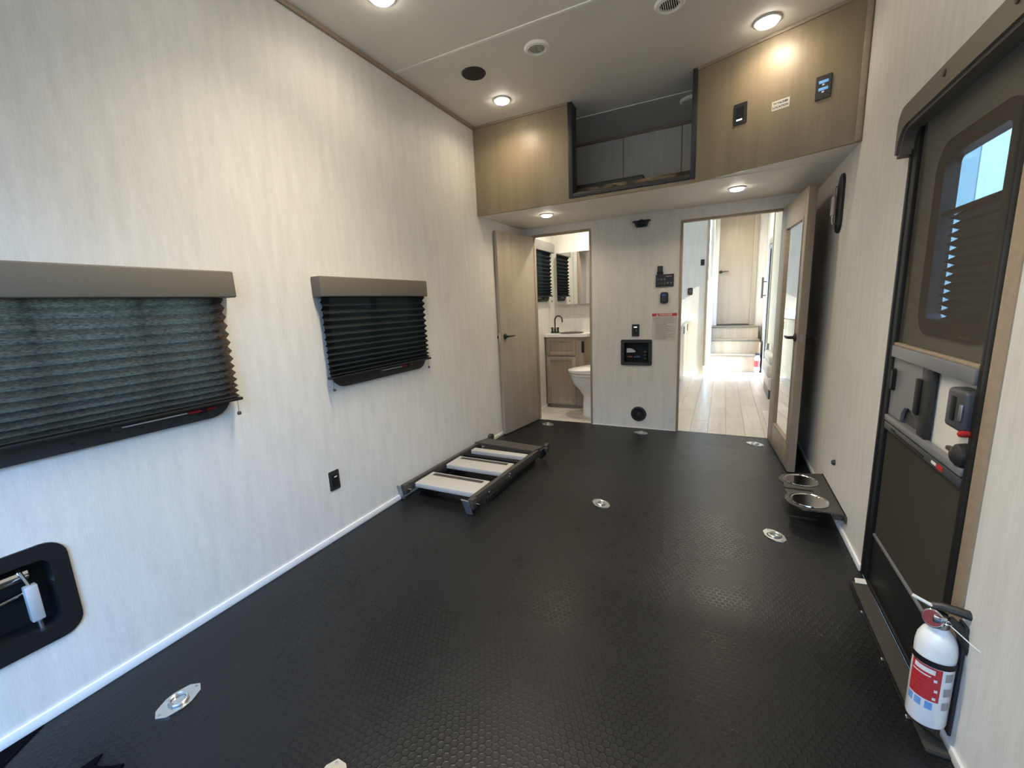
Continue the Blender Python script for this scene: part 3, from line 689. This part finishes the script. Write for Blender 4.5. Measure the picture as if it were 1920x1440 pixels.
# sliding access panel
sp = MB().prism([(-2.098, .742), (-1.975, .742), (-1.965, .775), (-1.945, .798), (-1.915, .805), (-1.885, .80), (-1.868, .79), (-1.868, .80), (-1.83, .80), (-1.83, .966), (-2.098, .966)], -.016, -.006, .002).out('slider_panel', M['midgrey'], d1)
MB().prism(rrect(-2.085, .84, -2.055, .925, .014), -.006, .006, .004).out('finger_grip', M['black'], sp)
MB().box(-1.850, .805, -.008, -1.815, .925, .004, .003).out('slider_catch', M['black'], sp)
MB().box(-1.812, .741, -.018, -1.752, .967, -.002, .003).out('slider_track', M['softblack'], d1)
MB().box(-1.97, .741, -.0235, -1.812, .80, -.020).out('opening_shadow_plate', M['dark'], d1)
# lock block and knob seen through the opening
lk = MB().box(-1.585, .838, -.03, -1.485, .950, .018, .012, 3).out('door_lock', M['dark'], d1)
MB().box(-1.55, .862, .017, -1.525, .93, .021, .003).out('lock_slot', M['black'], lk)
MB().box(-1.50, .87, .014, -1.488, .915, .022, .003).out('lock_button', M['alu'], lk)
MB().lathe([(0, -.014), (.008, -.010), (.009, .0), (.008, .010), (0, .014)], (-1.484, .838, .010), 16).out('lock_release', M['red'], lk)
kn = MB().lathe([(.032, -.03), (.034, -.01), (.030, .008), (.018, .018), (0, .02)], (-1.515, .770, -.002), 24).out('dead_bolt_knob', M['softblack'], d1)
MB().box(-1.575, .768, -.004, -1.53, .780, .010, .004).out('bolt_tab', M['darkbrown'], kn)
# jamb trim and padded top cover
MB().box(-1.457, .0, -.06, -1.43, 1.84, .004, .002).out('jamb_strip', M['black'], d1)
MB().box(-2.165, .0, -.06, -2.146, 1.72, .004, .002).out('jamb_strip', M['black'], d1)
MB().box(-2.172, .0, -.002, -2.165, 1.74, .003, .001).out('edge_bead', M['lighttaupe'], d1)
MB().box(-1.431, .0, -.02, -1.375, 1.84, .004, .002).out('side_casing', M['trimwood'], d1)
# padded valance: rounded far corner wrapping down the jamb
def arc(cx, cy, r, a0, a1, n=8): return [(cx + r * math.cos(math.radians(a0 + (a1 - a0) * i / n)), cy + r * math.sin(math.radians(a0 + (a1 - a0) * i / n))) for i in range(n + 1)]
val = [(-2.185, 1.70), (-2.150, 1.705)] + arc(-2.08, 1.715, .068, 180, 90)[1:] + [(-1.36, 1.783), (-1.36, 1.872)] + arc(-2.115, 1.802, .070, 90, 180)
MB().prism(val, -.01, .045, .010).out('padded_valance', M['taupe'], d1)
MB().lathe([(.010, .045), (.009, .049), (.003, .050)], (-1.80, 1.835, 0), 16).out('valance_button', M['darkbrown'], d1)
MB().lathe([(.010, .045), (.009, .049), (.003, .050)], (-1.45, 1.835, 0), 16).out('valance_button', M['darkbrown'], d1)

# threshold strip along the floor with a small paper tag
ts = MB().prism([(2.402, 1.30), (2.452, 1.30), (2.458, 2.07), (2.404, 2.06)], .001, .010, .003).out('threshold_strip', M['darkbrown'])
ts['label'] = 'flat dark strip on the floor along the entry door threshold'; ts['category'] = 'threshold strip'
r = ts
MB().tube([(2.396, 2.05 - .14 * i, .005 + .001 * (i % 2)) for i in range(5)] + [(2.398, 1.40, .006), (2.44, 1.33, .02)], .003, 6).out('wire', M['black'], r)
for yy in (1.86, 1.62, 1.40): MB().box(2.388, yy - .006, 0, 2.400, yy + .006, .009, .002).out('clip', M['steel'], r)
tg = MB().prism([(2.412, 2.045), (2.452, 2.050), (2.455, 2.088), (2.418, 2.082)], .012, .0145).out('paper_tag', M['paperwhite']); tg['label'] = 'small cream tag lying at the far end of the door threshold'; tg['category'] = 'tag'

# ================================================================== FIRE EXTINGUISHER
r = root('fire_extinguisher', on_floor(2.411, 1.357, .058, math.radians(-112)), 'white fire extinguisher with a red label strapped low on the right wall', 'fire extinguisher')
RB = .042
MB().lathe([(.0, .0), (RB - .010, .001), (RB - .002, .006), (RB, .014), (RB, .232), (RB - .003, .252), (RB - .011, .271), (RB - .022, .284), (.017, .288), (.017, .292)], (0, 0, 0), 44).out('cylinder', M['gloss_white'], r)
def wrap(a0, a1, z0, z1, mat, name, par, rr=RB + .0006, n=14, slant=0):
    m = MB(); A = []; 
    for i in range(n + 1):
        a = math.radians(a0 + (a1 - a0) * i / n); A.append((m.bm.verts.new((rr * math.cos(a), rr * math.sin(a), z0)), m.bm.verts.new((rr * math.cos(a), rr * math.sin(a), z1))))
    for i in range(n): m.bm.faces.new((A[i][0], A[i + 1][0], A[i + 1][1], A[i][1]))
    return m.out(name, mat, par)
# angle 0 faces the root's x; the camera looks from about +x side
lb = wrap(-62, 28, .088, .187, M['pinkred'], 'red_label', r)
wrap(-50, 10, .168, .182, M['lightprint'], 'printed_band', lb, RB + .001)
for i, (a, b, z) in enumerate(((-55, 0, .158), (-55, -8, .146), (-52, -15, .134), (-55, -20, .122), (-50, -12, .110), (-54, -25, .098))): wrap(a, b, z, z + .0035, M['paperwhite'] if i == 0 else M['red'], 'printed_band', lb, RB + .0012, 8)
for i, (a, z) in enumerate(((12, .118), (10, .094), (8, .148))): wrap(a, a + 9, z, z + .008, M['lightprint'], 'printed_mark', lb, RB + .0014, 3)
for a in (-62, -36, -6): wrap(a, a + 20, .062, .084, M['blue'], 'blue_pictogram', r, RB + .0008, 5)
for z in (.155, .110, .068): wrap(38, 66, z, z + .024, M['greyprint'], 'grey_pictogram', r, RB + .0008, 6)
wrap(-180, 180, .190, .207, M['black'], 'strap', r, RB + .003, 40)
MB().lathe([(.018, .288), (.020, .292), (.020, .312), (.014, .318)], (0, 0, 0), 20).out('valve_collar', M['alu'], r)
MB().box(-.010, -.014, .310, .030, .014, .330, .004).out('valve_body', M['steel'], r)
g = MB().lathe([(.0, .0), (.021, 0), (.0235, .003), (.0235, .010), (.021, .012)], (0, 0, 0), 28, cap=True).xf(Matrix.Translation((.012, -.010, .312)) @ Matrix.Rotation(math.radians(-22), 4, 'Z') @ Matrix.Rotation(math.radians(72), 4, 'Y')).out('pressure_gauge', M['steel'], r)
MB().lathe([(.020, .0125), (.0, .013)], (0, 0, 0), 28).xf(Matrix.Translation((.012, -.010, .312)) @ Matrix.Rotation(math.radians(-22), 4, 'Z') @ Matrix.Rotation(math.radians(72), 4, 'Y')).out('gauge_face', simple('dull_red_dial', (.20, .035, .035), .35), g)
# levers reach back towards the wall/camera side
MB().tube([(-.005, -.030, .332), (-.006, .0, .342), (-.008, .05, .342), (-.008, .098, .336)], [.009, .011, .012, .009], 10).xf(Matrix.Diagonal((1, 1, 1, 1))).out('top_lever', M['softblack'], r)
MB().tube([(.0, .015, .318), (.0, .035, .300), (.0, .056, .255), (.0, .070, .215)], [.011, .012, .010, .008], 10).out('carry_handle', M['softblack'], r)
MB().tube([(.0, -.018, .338), (-.0, -.058, .350)], .0045, 8).out('pull_pin', M['paperwhite'], r)
MB().tube([(.03, .018, .318), (.05, .06, .298), (.06, .11, .272), (.062, .135, .260)], .0014, 6).out('seal_tie', M['white'], r)
MB().tube([(.03 + .009 * math.cos(t), .012 + .009 * math.sin(t), .322) for t in [2 * PI * i / 14 for i in range(14)]], .0014, 6, closed=True).out('pin_ring', M['steel'], r)
wb = MB(); wb.box(2.452, 1.335, .04, 2.459, 1.372, .37, .002); wb.box(2.435, 1.340, .235, 2.455, 1.367, .29, .003)
wbo = wb.out('wall_bracket', M['softblack'], r); wbo.matrix_parent_inverse = r.matrix_world.inverted()

# ================================================================== PET BOWL SHELF
r = root('bowl_shelf', on_floor(2.46, 2.74, .112), 'low black wall shelf with two round cut-outs beside the right wall', 'shelf')
# local x negative = into the room, y along the wall
bc = [(-.137, .135), (-.137, -.150)]; rb = .083
out = [(0, .295), (-.15, .245)] + arc(-.140, .135, .108, 100, 215, 10) + [(-.234, .016), (-.232, .008), (-.095, .004), (-.095, -.018), (-.232, -.022), (-.236, -.03)] + arc(-.140, -.150, .108, 145, 262, 10) + [(-.02, -.265), (0, -.285)]
o2 = []
for q in out:
    if not o2 or math.dist(q, o2[-1]) > .002: o2.append(q)
bmx = bmesh.new(); vo = [bmx.verts.new((x, y, 0)) for x, y in o2]; edges = [bmx.edges.new((vo[i], vo[(i + 1) % len(vo)])) for i in range(len(vo))]
for cx, cy in bc:
    vi = [bmx.verts.new((x, y, 0)) for x, y in circ(cx, cy, rb - .004, 28)]; edges += [bmx.edges.new((vi[i], vi[(i + 1) % 28])) for i in range(28)]
sl_ = [bmx.verts.new(p) for p in ((-.235, -.002, 0), (-.235, -.014, 0), (-.10, -.018, 0), (-.10, .004, 0))]; edges += [bmx.edges.new((sl_[i], sl_[(i + 1) % 4])) for i in range(4)] if False else []
if True:
    for v in sl_: bmx.verts.remove(v)
bmesh.ops.triangle_fill(bmx, use_beauty=True, edges=edges)
g = bmesh.ops.extrude_face_region(bmx, geom=list(bmx.faces))
for v in [e for e in g['geom'] if isinstance(e, bmesh.types.BMVert)]: v.co.z = .006
mm = MB(); mm._merge(bmx); mm.out('shelf_plate', M['darkbrown'], r)
MB().box(-.008, -.295, -.03, 0, .30, .006, .002).out('wall_flange', M['darkbrown'], r)
for yy in (-.25, .25): MB().box(-.05, yy - .01, -.03, -.004, yy + .01, 0, .002).out('support_bracket', M['darkbrown'], r)
for (cx, cy), lab in zip(bc, ('shiny steel pet bowl, the farther of the two in the low wall shelf', 'shiny steel pet bowl, the nearer of the two in the low wall shelf')):
    b = MB().lathe([(rb - .012, -.008), (rb - .006, .001), (rb + .004, .0035), (rb + .006, .0), (rb + .002, -.002), (rb - .006, -.006), (rb - .016, -.04), (rb - .03, -.047), (0, -.047)], (0, 0, 0), 40, cap=False)
    b = MB().lathe([(rb + .007, .0005), (rb + .005, .0045), (rb, .004), (rb - .010, -.008), (rb - .016, -.034), (rb - .03, -.044), (0, -.046)], (0, 0, 0), 44)
    ob = b.out('pet_bowl', M['steel'], None, recalc=True); ob.matrix_world = on_floor(2.46 + cx, 2.74 + cy, .1205); ob['label'] = lab; ob['category'] = 'bowl'; ob['group'] = 'pet bowls in the wall shelf'
    ob.data.polygons.foreach_set('use_smooth', [True] * len(ob.data.polygons))
r = root('door_bumper', on_right(2.785, .283), 'small round dark bumper on the right wall above the bowl shelf', 'bumper')
MB().lathe([(.016, 0), (.016, .006), (.010, .016), (0, .018)], (0, 0, 0), 20).out('rubber_tip', M['softblack'], r)

# ================================================================== GRAB LIGHT ON THE RIGHT WALL
r = root('grab_handle', on_right(3.215, 1.725), 'tall oval black plate with a pinkish steel grip high on the right wall', 'grab handle')
MB().prism(rrect(-.078, -.165, .062, .168, .068, 8), 0, .012, .005).out('back_plate', M['softblack'], r)
MB().tube([(-.04, -.105, .010), (-.04, -.105, .028), (-.04, -.095, .032), (-.04, .095, .032), (-.04, .105, .028), (-.04, .105, .010)], .005, 10).out('grip_post', M['steel'], r)
MB().tube([(-.04, -.058, .032), (-.04, .05, .032)], .0125, 18).out('grip_sleeve', simple('pale_rose_plastic', (.62, .47, .42), .35), r)

# ================================================================== FLOOR TIE-DOWNS
def tiedown(raised=False):
    r = root('tie_down_ring', on_floor(0, 0, 0))
    pts = []
    hexa = [(.0, .068), (.028, .052), (.044, .012), (.044, -.012), (.028, -.052), (.0, -.068), (-.028, -.052), (-.044, -.012), (-.044, .012), (-.028, .052)]
    # rounded plate outline resampled to match the inner circle
    N_ = 40; outl = []
    for i in range(N_):
        a = 2 * PI * i / N_; dx, dy = math.cos(a), math.sin(a); best = None
        for k in range(len(hexa)):
            p, q = hexa[k], hexa[(k + 1) % len(hexa)]; ex, ey = q[0] - p[0], q[1] - p[1]; det = dx * (-ey) + ex * dy
            if abs(det) < 1e-9: continue
            t = (p[0] * (-ey) + ex * p[1]) / det; s_ = (dx * p[1] - dy * p[0]) / det
            if t > 0 and -1e-6 <= s_ <= 1 + 1e-6: best = t if best is None else max(best, t)
        outl.append((dx * best, dy * best))
    inn = circ(0, 0, .035, N_)
    MB().ring(outl, inn, 0.0005, .0035).out('base_plate', M['zinc'], r)
    MB().lathe([(.035, .0034), (.028, .0018), (.008, .0010), (0, .0010)], (0, 0, 0), N_).out('cup', M['steel'], r)
    if raised: P = [(.022 * math.cos(t), .004, .022 + .022 * math.sin(t)) for t in [2 * PI * i / 24 for i in range(24)]]
    else: P = [(.027 * math.cos(t), .024 * math.sin(t) , .0085 + .0015 * math.sin(t)) for t in [2 * PI * i / 24 for i in range(24)]]
    MB().tube(P, .004, 10, closed=True).out('ring', M['zinc'], r)
    MB().box(-.012, -.027, .002, .012, -.017, .012, .003).out('ring_clamp', M['galv'], r)
    for yy in (-.056, .056): MB().lathe([(.0045, .0035), (.004, .005), (0, .0055)], (0, yy, 0), 12).out('screw', M['galv'], r)
    return r
proto = tiedown()
spots = [(.318, .54, 0.08, 'large-looking steel tie-down ring on the floor at the near left, below the recessed latch box'),
         (1.240, 2.388, .9, 'steel tie-down ring in the middle of the black floor'),
         (2.150, 2.358, .5, 'steel tie-down ring on the right side of the floor before the pet bowls'),
         (2.148, 3.885, 1.1, 'steel tie-down ring in front of the big doorway beside the mirrored door'),
         (.290, 3.918, 1.3, 'steel tie-down ring in front of the bathroom doorway'),
         (1.224, 3.905, 1.4, 'steel tie-down ring at the foot of the back wall below the round vent')]
for i, (x, y, rz, lab) in enumerate(spots):
    o = proto if i == 0 else copy_tree(proto)
    o.matrix_world = on_floor(x, y, .0006, rz); o['label'] = lab; o['category'] = 'tie-down'; o['group'] = 'floor tie-down rings'
o = tiedown(True); o.matrix_world = on_floor(.985, .568, .0006, .5); o['label'] = 'steel tie-down ring standing upright, cut by the bottom edge of the photo'; o['category'] = 'tie-down'; o['group'] = 'floor tie-down rings'
# dark patches where the mat stops at the near left
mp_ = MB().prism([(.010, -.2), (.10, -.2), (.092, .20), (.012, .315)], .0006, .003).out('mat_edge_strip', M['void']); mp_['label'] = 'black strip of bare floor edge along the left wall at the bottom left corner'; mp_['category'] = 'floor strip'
mp_ = MB().prism([(.285, .20), (.45, .20), (.43, .33), (.40, .365), (.375, .345), (.33, .325), (.305, .352)], .0006, .006, .001).out('ramp_latch_plate', M['void']); mp_['label'] = 'jagged black plate on the floor at the bottom edge of the photo, left side'; mp_['category'] = 'plate'

# ================================================================== FOLDED ENTRY STEPS LYING BY THE LEFT WALL
r = root('folding_steps', Matrix.Identity(4), 'folded black entry steps with three grey treads lying by the left wall', 'folding steps')
def rail(x0, y0, x1, y1, nm):
    m = MB(); L = math.hypot(x1 - x0, y1 - y0); m.box(-.015, 0, 0, .015, L, .058, .004); m.xf(frame((x0, y0, .045), ((y1 - y0) / L, -(x1 - x0) / L, 0), ((x1 - x0) / L, (y1 - y0) / L, 0))); return m.out(nm, M['darkbrown'], r)
rail(.035, 2.02, .062, 2.93, 'side_rail'); rr_ = rail(.552, 2.0, .600, 2.90, 'side_rail')
MB().box(.575, 2.12, .006, .588, 2.88, .046, .003).out('lower_frame', M['black'], r); MB().box(.05, 2.12, .006, .063, 2.88, .046, .003).out('lower_frame', M['black'], r)
def tread(x0, x1, ya, yb, zt, strip=True, skew=.03):
    F = frame((x0, ya, 0), (1, .0, 0), (0, 1, 0))
    t = MB(); L = x1 - x0; t.box(0, 0, zt - .032, L, yb - ya, zt, .004); t.xf(F); o = t.out('tread', M['tread'], r)
    if strip: MB().box(x0 + .035, yb - .052, zt + .0004, x1 - .035, yb - .018, zt + .002, .0006, 1).out('grip_strip', M['strip'], o)
    return o
tread(.075, .538, 2.055, 2.255, .098); tread(.082, .550, 2.405, 2.590, .098); tread(.092, .566, 2.735, 2.80, .098, False)
MB().box(.07, 2.66, .05, .57, 2.68, .085, .003).out('cross_rod', M['black'], r)
MB().tube([(.05, 2.30, .03), (.57, 2.30, .03)], .007, 8).out('cross_rod', M['black'], r)
MB().prism([(.035, 2.89), (.585, 2.85), (.625, 2.975), (.075, 3.02)], .088, .108, .003).out('hinge_plate', M['darkbrown'], r)
def knob(x, y):
    k = MB(); k.lathe([(.026, -.014), (.026, .014)], (x, y, .105), 16, 'x'); o = k.out('adjusting_knob', M['darkbrown'], r)
    n = MB()
    for i in range(8):
        a = 2 * PI * i / 8; n.lathe([(.0, -.018), (.011, -.014), (.012, .014), (.0, .018)], (x, y + .026 * math.cos(a), .105 + .026 * math.sin(a)), 10, 'x')
    n.out('knob_lobes', M['darkbrown'], o)
knob(.10, 3.05); knob(.655, 2.975)
MB().box(.615, 2.90, .03, .635, 3.0, .10, .004).out('pivot_arm', M['black'], r)
for x, y, t in ((.0, 1.985, .02), (.530, 1.965, .01)):
    f = MB(); f.prism([(-.020, .0), (.020, .0), (.026, .10), (-.024, .105), (-.020, .085)], -.008, .0, .002); f.xf(frame((x + .02, y + .0, .004), (1, .05, 0), (-.15, -.25, 1))); f.out('foot', M['galv'], r)
    MB().tube([(x + .02, y + .03, .065), (x + .075, y + .035, .065)], .0055, 8).out('foot_pin', M['steel'], r)
    MB().box(x + .012, y + .002, .035, x + .05, y + .05, .10, .004).out('foot_bracket', M['darkbrown'], r)
for y, z in ((2.16, .07), (2.42, .072), (2.44, .055), (2.43, .088), (2.80, .075)): MB().lathe([(.0065, .0), (.006, .006), (.002, .007)], (.570 + .048 * (y - 2) / .9, y, z), 12, 'x').out('bolt', M['steel'], r)

# ================================================================== BATHROOM THINGS
r = root('vanity_cabinet', frame((0, 0, 0), (1, 0, 0), (0, 1, 0)), 'taupe wood bathroom vanity with one framed door', 'cabinet')
body = [(.012, 4.62), (.385, 4.62), (.455, 4.645), (.49, 4.70), (.49, 4.88), (.012, 4.88)]
MB().prism(body, .04, .842).out('body', M['wood_dark'], r)
MB().prism([(.03, 4.65), (.38, 4.65), (.46, 4.70), (.46, 4.88), (.03, 4.88)], .004, .04).out('toe_kick', M['wood_dark'], r)
def shaker(x0, z0, x1, z1, nm):
    m = MB(); fw = .045; m.box(x0, 4.602, z0, x0 + fw, 4.619, z1, .001); m.box(x1 - fw, 4.602, z0, x1, 4.619, z1, .001); m.box(x0 + fw, 4.602, z0, x1 - fw, 4.619, z0 + fw, .001); m.box(x0 + fw, 4.602, z1 - fw, x1 - fw, 4.619, z1, .001); m.box(x0 + fw, 4.611, z0 + fw, x1 - fw, 4.619, z1 - fw)
    return m.out(nm, M['wood_dark'], r)
shaker(.02, .05, .375, .615, 'door'); shaker(.02, .63, .375, .835, 'false_drawer')
MB().box(.44, 4.628, .66, .468, 4.650, .79, .004).out('vent_slot', M['black'], r)
ct = MB().prism([(.004, 4.585), (.44, 4.585), (.515, 4.625), (.53, 4.68), (.53, 4.884), (.004, 4.884)], .843, .878, .004).out('bathroom_countertop', M['counter']); ct['label'] = 'white countertop on the bathroom vanity'; ct['category'] = 'countertop'
bs = MB().lathe([(.135, .8785), (.14, .884), (.13, .887), (.10, .881), (0, .880)], (.29, 4.735, 0), 36).out('sink_basin', M['darkbrown']); bs['label'] = 'oval dark basin set in the white vanity top'; bs['category'] = 'sink'
r = root('bathroom_faucet', on_floor(.085, 4.74, .879), 'black gooseneck faucet on the bathroom vanity', 'faucet')
MB().prism(rrect(-.05, -.025, .05, .025, .012), 0, .018, .004).out('base', M['softblack'], r)
MB().lathe([(.014, .018), (.014, .05), (.011, .055), (.009, .06)], (-.0, 0, 0), 16).out('body', M['softblack'], r)
MB().tube([(0, 0, .05), (0, 0, .15)] + [(.045 - .045 * math.cos(t), 0, .155 + .045 * math.sin(t)) for t in [PI * i / 8 for i in range(9)]] + [(.09, 0, .125)], .0085, 12).out('spout', M['softblack'], r)
for sx in (-.035, .035): MB().lathe([(.012, .018), (.012, .05), (.016, .055), (.016, .066), (.004, .068)], (sx, 0, 0), 14).out('tap_handle', M['softblack'], r)
r = root('mirror_cabinet', on_back(.29, 1.507, 4.884), 'white-edged mirrored medicine cabinet above the bathroom vanity', 'mirror cabinet')
MB().box(-.20, -.30, 0, .25, .29, .05, .002).out('carcass', M['gloss_white'], r)
MB().box(-.20, -.30, .051, .0, .29, .057, .001).out('mirror_door', M['mirror'], r, smooth=False); MB().box(.003, -.30, .051, .25, .29, .057, .001).out('mirror_door', M['mirror'], r, smooth=False)
r = root('toilet', on_floor(.62, 4.42, 0), 'white bathroom toilet half hidden by the door frame', 'toilet')
def ovl(cx, rx, ry, z, n=32): return [(cx + rx * math.cos(2 * PI * i / n), ry * math.sin(2 * PI * i / n), z) for i in range(n)]
def loft_m(loops, cap=True):
    m = MB(); L = [[m.bm.verts.new(p) for p in lp] for lp in loops]; n = len(L[0])
    for a, b in zip(L, L[1:]):
        for i in range(n): m.bm.faces.new((a[i], a[(i + 1) % n], b[(i + 1) % n], b[i]))
    if cap: m.bm.faces.new(L[0][::-1]); m.bm.faces.new(L[-1])
    return m
loft_m([ovl(.06, .17, .13, 0), ovl(.06, .165, .125, .10), ovl(.05, .15, .115, .22), ovl(.02, .17, .13, .29), ovl(-.01, .20, .16, .35), ovl(-.02, .215, .175, .42), ovl(-.02, .218, .178, .445)]).out('bowl', M['gloss_white'], r)
loft_m([ovl(-.02, .222, .182, .447), ovl(-.02, .232, .19, .455), ovl(-.02, .232, .19, .468), ovl(-.02, .222, .18, .474)]).out('seat', M['gloss_white'], r)
lid = [ovl(-.02, .235, .19, .476), ovl(-.02, .245, .198, .486), [(x, y, .505 + .06 * max(0, (x + .25)) ** 1.3 * 1.4) for x, y, _ in ovl(-.02, .245, .198, 0)], [(x, y, .52 + .10 * max(0, (x + .22)) ** 1.2 * 1.6) for x, y, _ in ovl(-.01, .20, .16, 0)]]
loft_m(lid).out('lid', M['gloss_white'], r)
MB().box(.20, -.16, .30, .33, .16, .56, .03, 3).out('tank', M['gloss_white'], r)

# ================================================================== LIVING AREA THINGS
r = root('kitchen_island', Matrix.Identity(4), 'pale wood kitchen cabinet at the left edge of the big doorway view', 'cabinet')
MB().box(1.03, 5.3, .06, 1.345, 7.15, .88).out('body', M['wood'], r); MB().box(1.03, 5.34, .004, 1.30, 7.13, .06).out('toe_kick', M['wood_dark'], r)
for i in range(3): 
    o = MB().box(1.346, 5.32 + .61 * i, .08, 1.362, 5.32 + .61 * i + .59, .86, .002).out('door', M['wood'], r)
    MB().tube([(1.38, 5.86 + .61 * i, .72), (1.38, 5.86 + .61 * i, .82)], .006, 8).out('handle', M['softblack'], o)
ct = MB().box(1.02, 5.27, .882, 1.425, 7.19, .922, .004).out('kitchen_countertop', M['counter']); ct['label'] = 'white kitchen countertop peeking past the left side of the big doorway'; ct['category'] = 'countertop'
outlet(on_back(1.555, 1.733, 7.2), .055, .09, 'small dark switch high on the partition seen through the big doorway', 'switch')
r = root('key_fob', on_back(1.395, 1.312, 7.2), 'black rounded remote on the partition seen through the big doorway', 'remote')
MB().prism(rrect(-.036, -.055, .036, .055, .018), 0, .02, .005).out('body', M['softblack'], r)
MB().prism(rrect(-.016, -.02, .016, .03, .008), .02, .023, .001).out('button', M['dark'], r)
# stairs to the front
r = root('front_stairs', Matrix.Identity(4), 'three pale wood stairs rising to the front door in the living area', 'stairs')
ys = (7.66, 7.90, 8.15); zs_ = (.275, .50, .705)
for i in range(3):
    z_ = 0 if i == 0 else zs_[i - 1]
    MB().box(1.702, ys[i], z_ + .001, 2.40, ys[i] + .02, zs_[i] - .022).out('riser', M['wood'], r)
    yb = ys[i + 1] if i < 2 else 8.418
    t = MB().box(1.702, ys[i] - .012, zs_[i] - .022, 2.415, yb + .02 if i < 2 else yb, zs_[i], .003).out('tread', M['wood'], r)
    MB().box(1.702, ys[i] - .016, zs_[i] - .022, 2.415, ys[i] - .010, zs_[i] + .003, .002).out('nosing', M['taupe'], t)
MB().box(2.40, 7.66, 0, 2.415, 8.418, .705 - .23).out('side_panel', M['wood'], r)
# end door
r = root('door_4', on_back(0, 0, 8.42), kind='structure')
MB().box(1.765, .735, 0, 2.27, 2.62, .03, .002).out('door_leaf', M['wood_leaf'], r)
MB().box(2.272, .71, 0, 2.34, 2.65, .04, .002).out('door_casing', M['wood_leaf'], r); MB().box(1.70, .71, 0, 1.762, 2.65, .035, .002).out('door_casing', M['white'], r)
MB().box(1.765, .712, 0, 2.27, .728, .035, .002).out('threshold', M['darkbrown'], r)
lever(r, (1.80, 1.63, .03), (1, .03, 0), (0, 0, 1), M['softblack'], .12)
# bathroom-style door leaf hinges on the stair wall
for zz in (.62, 1.0, 1.34):
    MB().box(1.6995, 7.32, zz, 1.706, 7.37, zz + .13, .001).out('hinge', M['alu'], bpy.data.objects['wall_stair_left'])
# forward entry door frame (open) and grab handle
r = root('door_5', on_right(0, 0), kind='structure')
MB().ring(rrect(-7.70, -.02, -6.97, 2.02, .09), rrect(-7.64, .01, -7.03, 1.95, .06), -.02, .015).out('door_frame', M['lighttaupe'], r)
r = root('grab_handle', on_right(7.83, 1.32), 'slim dark grab handle by the bright entry door beyond the big doorway', 'grab handle')
MB().tube([(0, .15, .055), (0, .16, .060), (0, -.16, .060), (0, -.15, .055)], .014, 10).out('grip', M['darkbrown'], r)
for zz in (.09, -.12): MB().tube([(0, zz, 0), (0, zz, .058)], .008, 8).out('standoff', M['darkbrown'], r)
r = root('fire_extinguisher', on_floor(2.375, 7.60, .02), 'small far white fire extinguisher with red band beside the front stairs', 'fire extinguisher')
MB().lathe([(0, 0), (.037, .003), (.04, .012), (.04, .21), (.03, .245), (.014, .26)], (0, 0, 0), 24).out('cylinder', M['gloss_white'], r)
MB().lathe([(.0405, .08), (.0405, .18)], (0, 0, 0), 24, cap=False).out('red_label', M['pinkred'], r)
MB().box(-.03, -.01, .258, .03, .01, .30, .005).out('valve_head', M['softblack'], r)
# cream recliner folded seat against the right side panel
r = root('recliner_seat', on_floor(2.44, 6.0, 0), 'cream padded seat on the right beyond the big doorway', 'seat')
def pad(x0, z0, x1, z1, nm, y0=-.35, y1=.35): MB().box(x0, y0, z0, x1, y1, z1, .045, 5).out(nm, M['cushion'], r)
pad(-.075, .40, 0, .52, 'back_cushion'); pad(-.09, .25, 0, .42, 'seat_cushion'); pad(-.065, .10, 0, .27, 'foot_cushion')
MB().box(-.06, -.33, .0, -.01, .33, .12).out('base', M['dark'], r)
MB().box(-.06, .28, .52, -.03, .34, .60, .006).out('latch', M['alu'], r)
# floor mat flap near the doorway right
fm = MB().box(2.275, 4.30, .0032, 2.42, 5.05, .012, .002).out('loose_plank', PLANKS[1]); fm['label'] = 'loose pale floor board lying just beyond the mirrored door'; fm['category'] = 'board'

# ================================================================== OUTSIDE
g = MB().quad((-60, -60, -.95), (60, -60, -.95), (60, 60, -.95), (-60, 60, -.95)).out('ground', M['gravel'], recalc=False); g['kind'] = 'structure'
rp = MB().box(.14, YR - 2.2, -.045, 2.32, YR - .06, 0).xf(Matrix.Translation((0, YR, 0)) @ Matrix.Rotation(math.radians(22), 4, 'X') @ Matrix.Translation((0, -YR, 0))).out('loading_ramp', M['rubber']); rp['label'] = 'lowered rubber-topped loading ramp behind the camera'; rp['category'] = 'ramp'
r = root('added_trailer', Matrix.Identity(4), 'added long white trailer alongside, blocking sun from the entry door window', 'trailer')  # added unseen blocker: keeps direct sun off the entry door window
MB().box(4.5, -7, -.4, 7.0, 4.4, 3.0, .08).out('body', M['siding'], r)
r = root('added_trailer', Matrix.Identity(4), 'added brown trailer to the left behind the camera, blocking sky light', 'trailer')  # added out of view to cut sky light on the right wall
MB().box(-3.9, -12, -.4, -1.2, -1.9, 3.4, .08).out('body', M['brownsiding'], r)
r = root('added_trailer', Matrix.Identity(4), 'added brown trailer behind the lowered ramp, blocking low sky light', 'trailer')  # added out of view to keep low blue sky off the back wall
MB().box(-1.1, -8.4, -.4, 4.3, -5.9, 3.7, .08).out('body', M['brownsiding'], r)
r = root('added_trailer', Matrix.Identity(4), 'added low brown trailer beyond the left wall windows, shaping the blind glow', 'trailer')  # added backdrop that shapes the light reaching the left blinds
MB().box(-13.5, -3, -.4, -10.5, 16, 1.9, .08).out('body', M['brownsiding'], r)
r = root('neighbour_trailer', Matrix.Identity(4), 'white trailer with blue-grey bands seen through the entry door window', 'trailer')
MB().box(5.4, 9.6, -.4, 7.9, 18, 3.6, .08).out('body', M['siding'], r)
for i, y in enumerate((9.75, 10.9, 12.0)): MB().box(5.385, y, -.3, 5.40, y + .7, 3.5).out('side_band', M['bluesiding'], r)
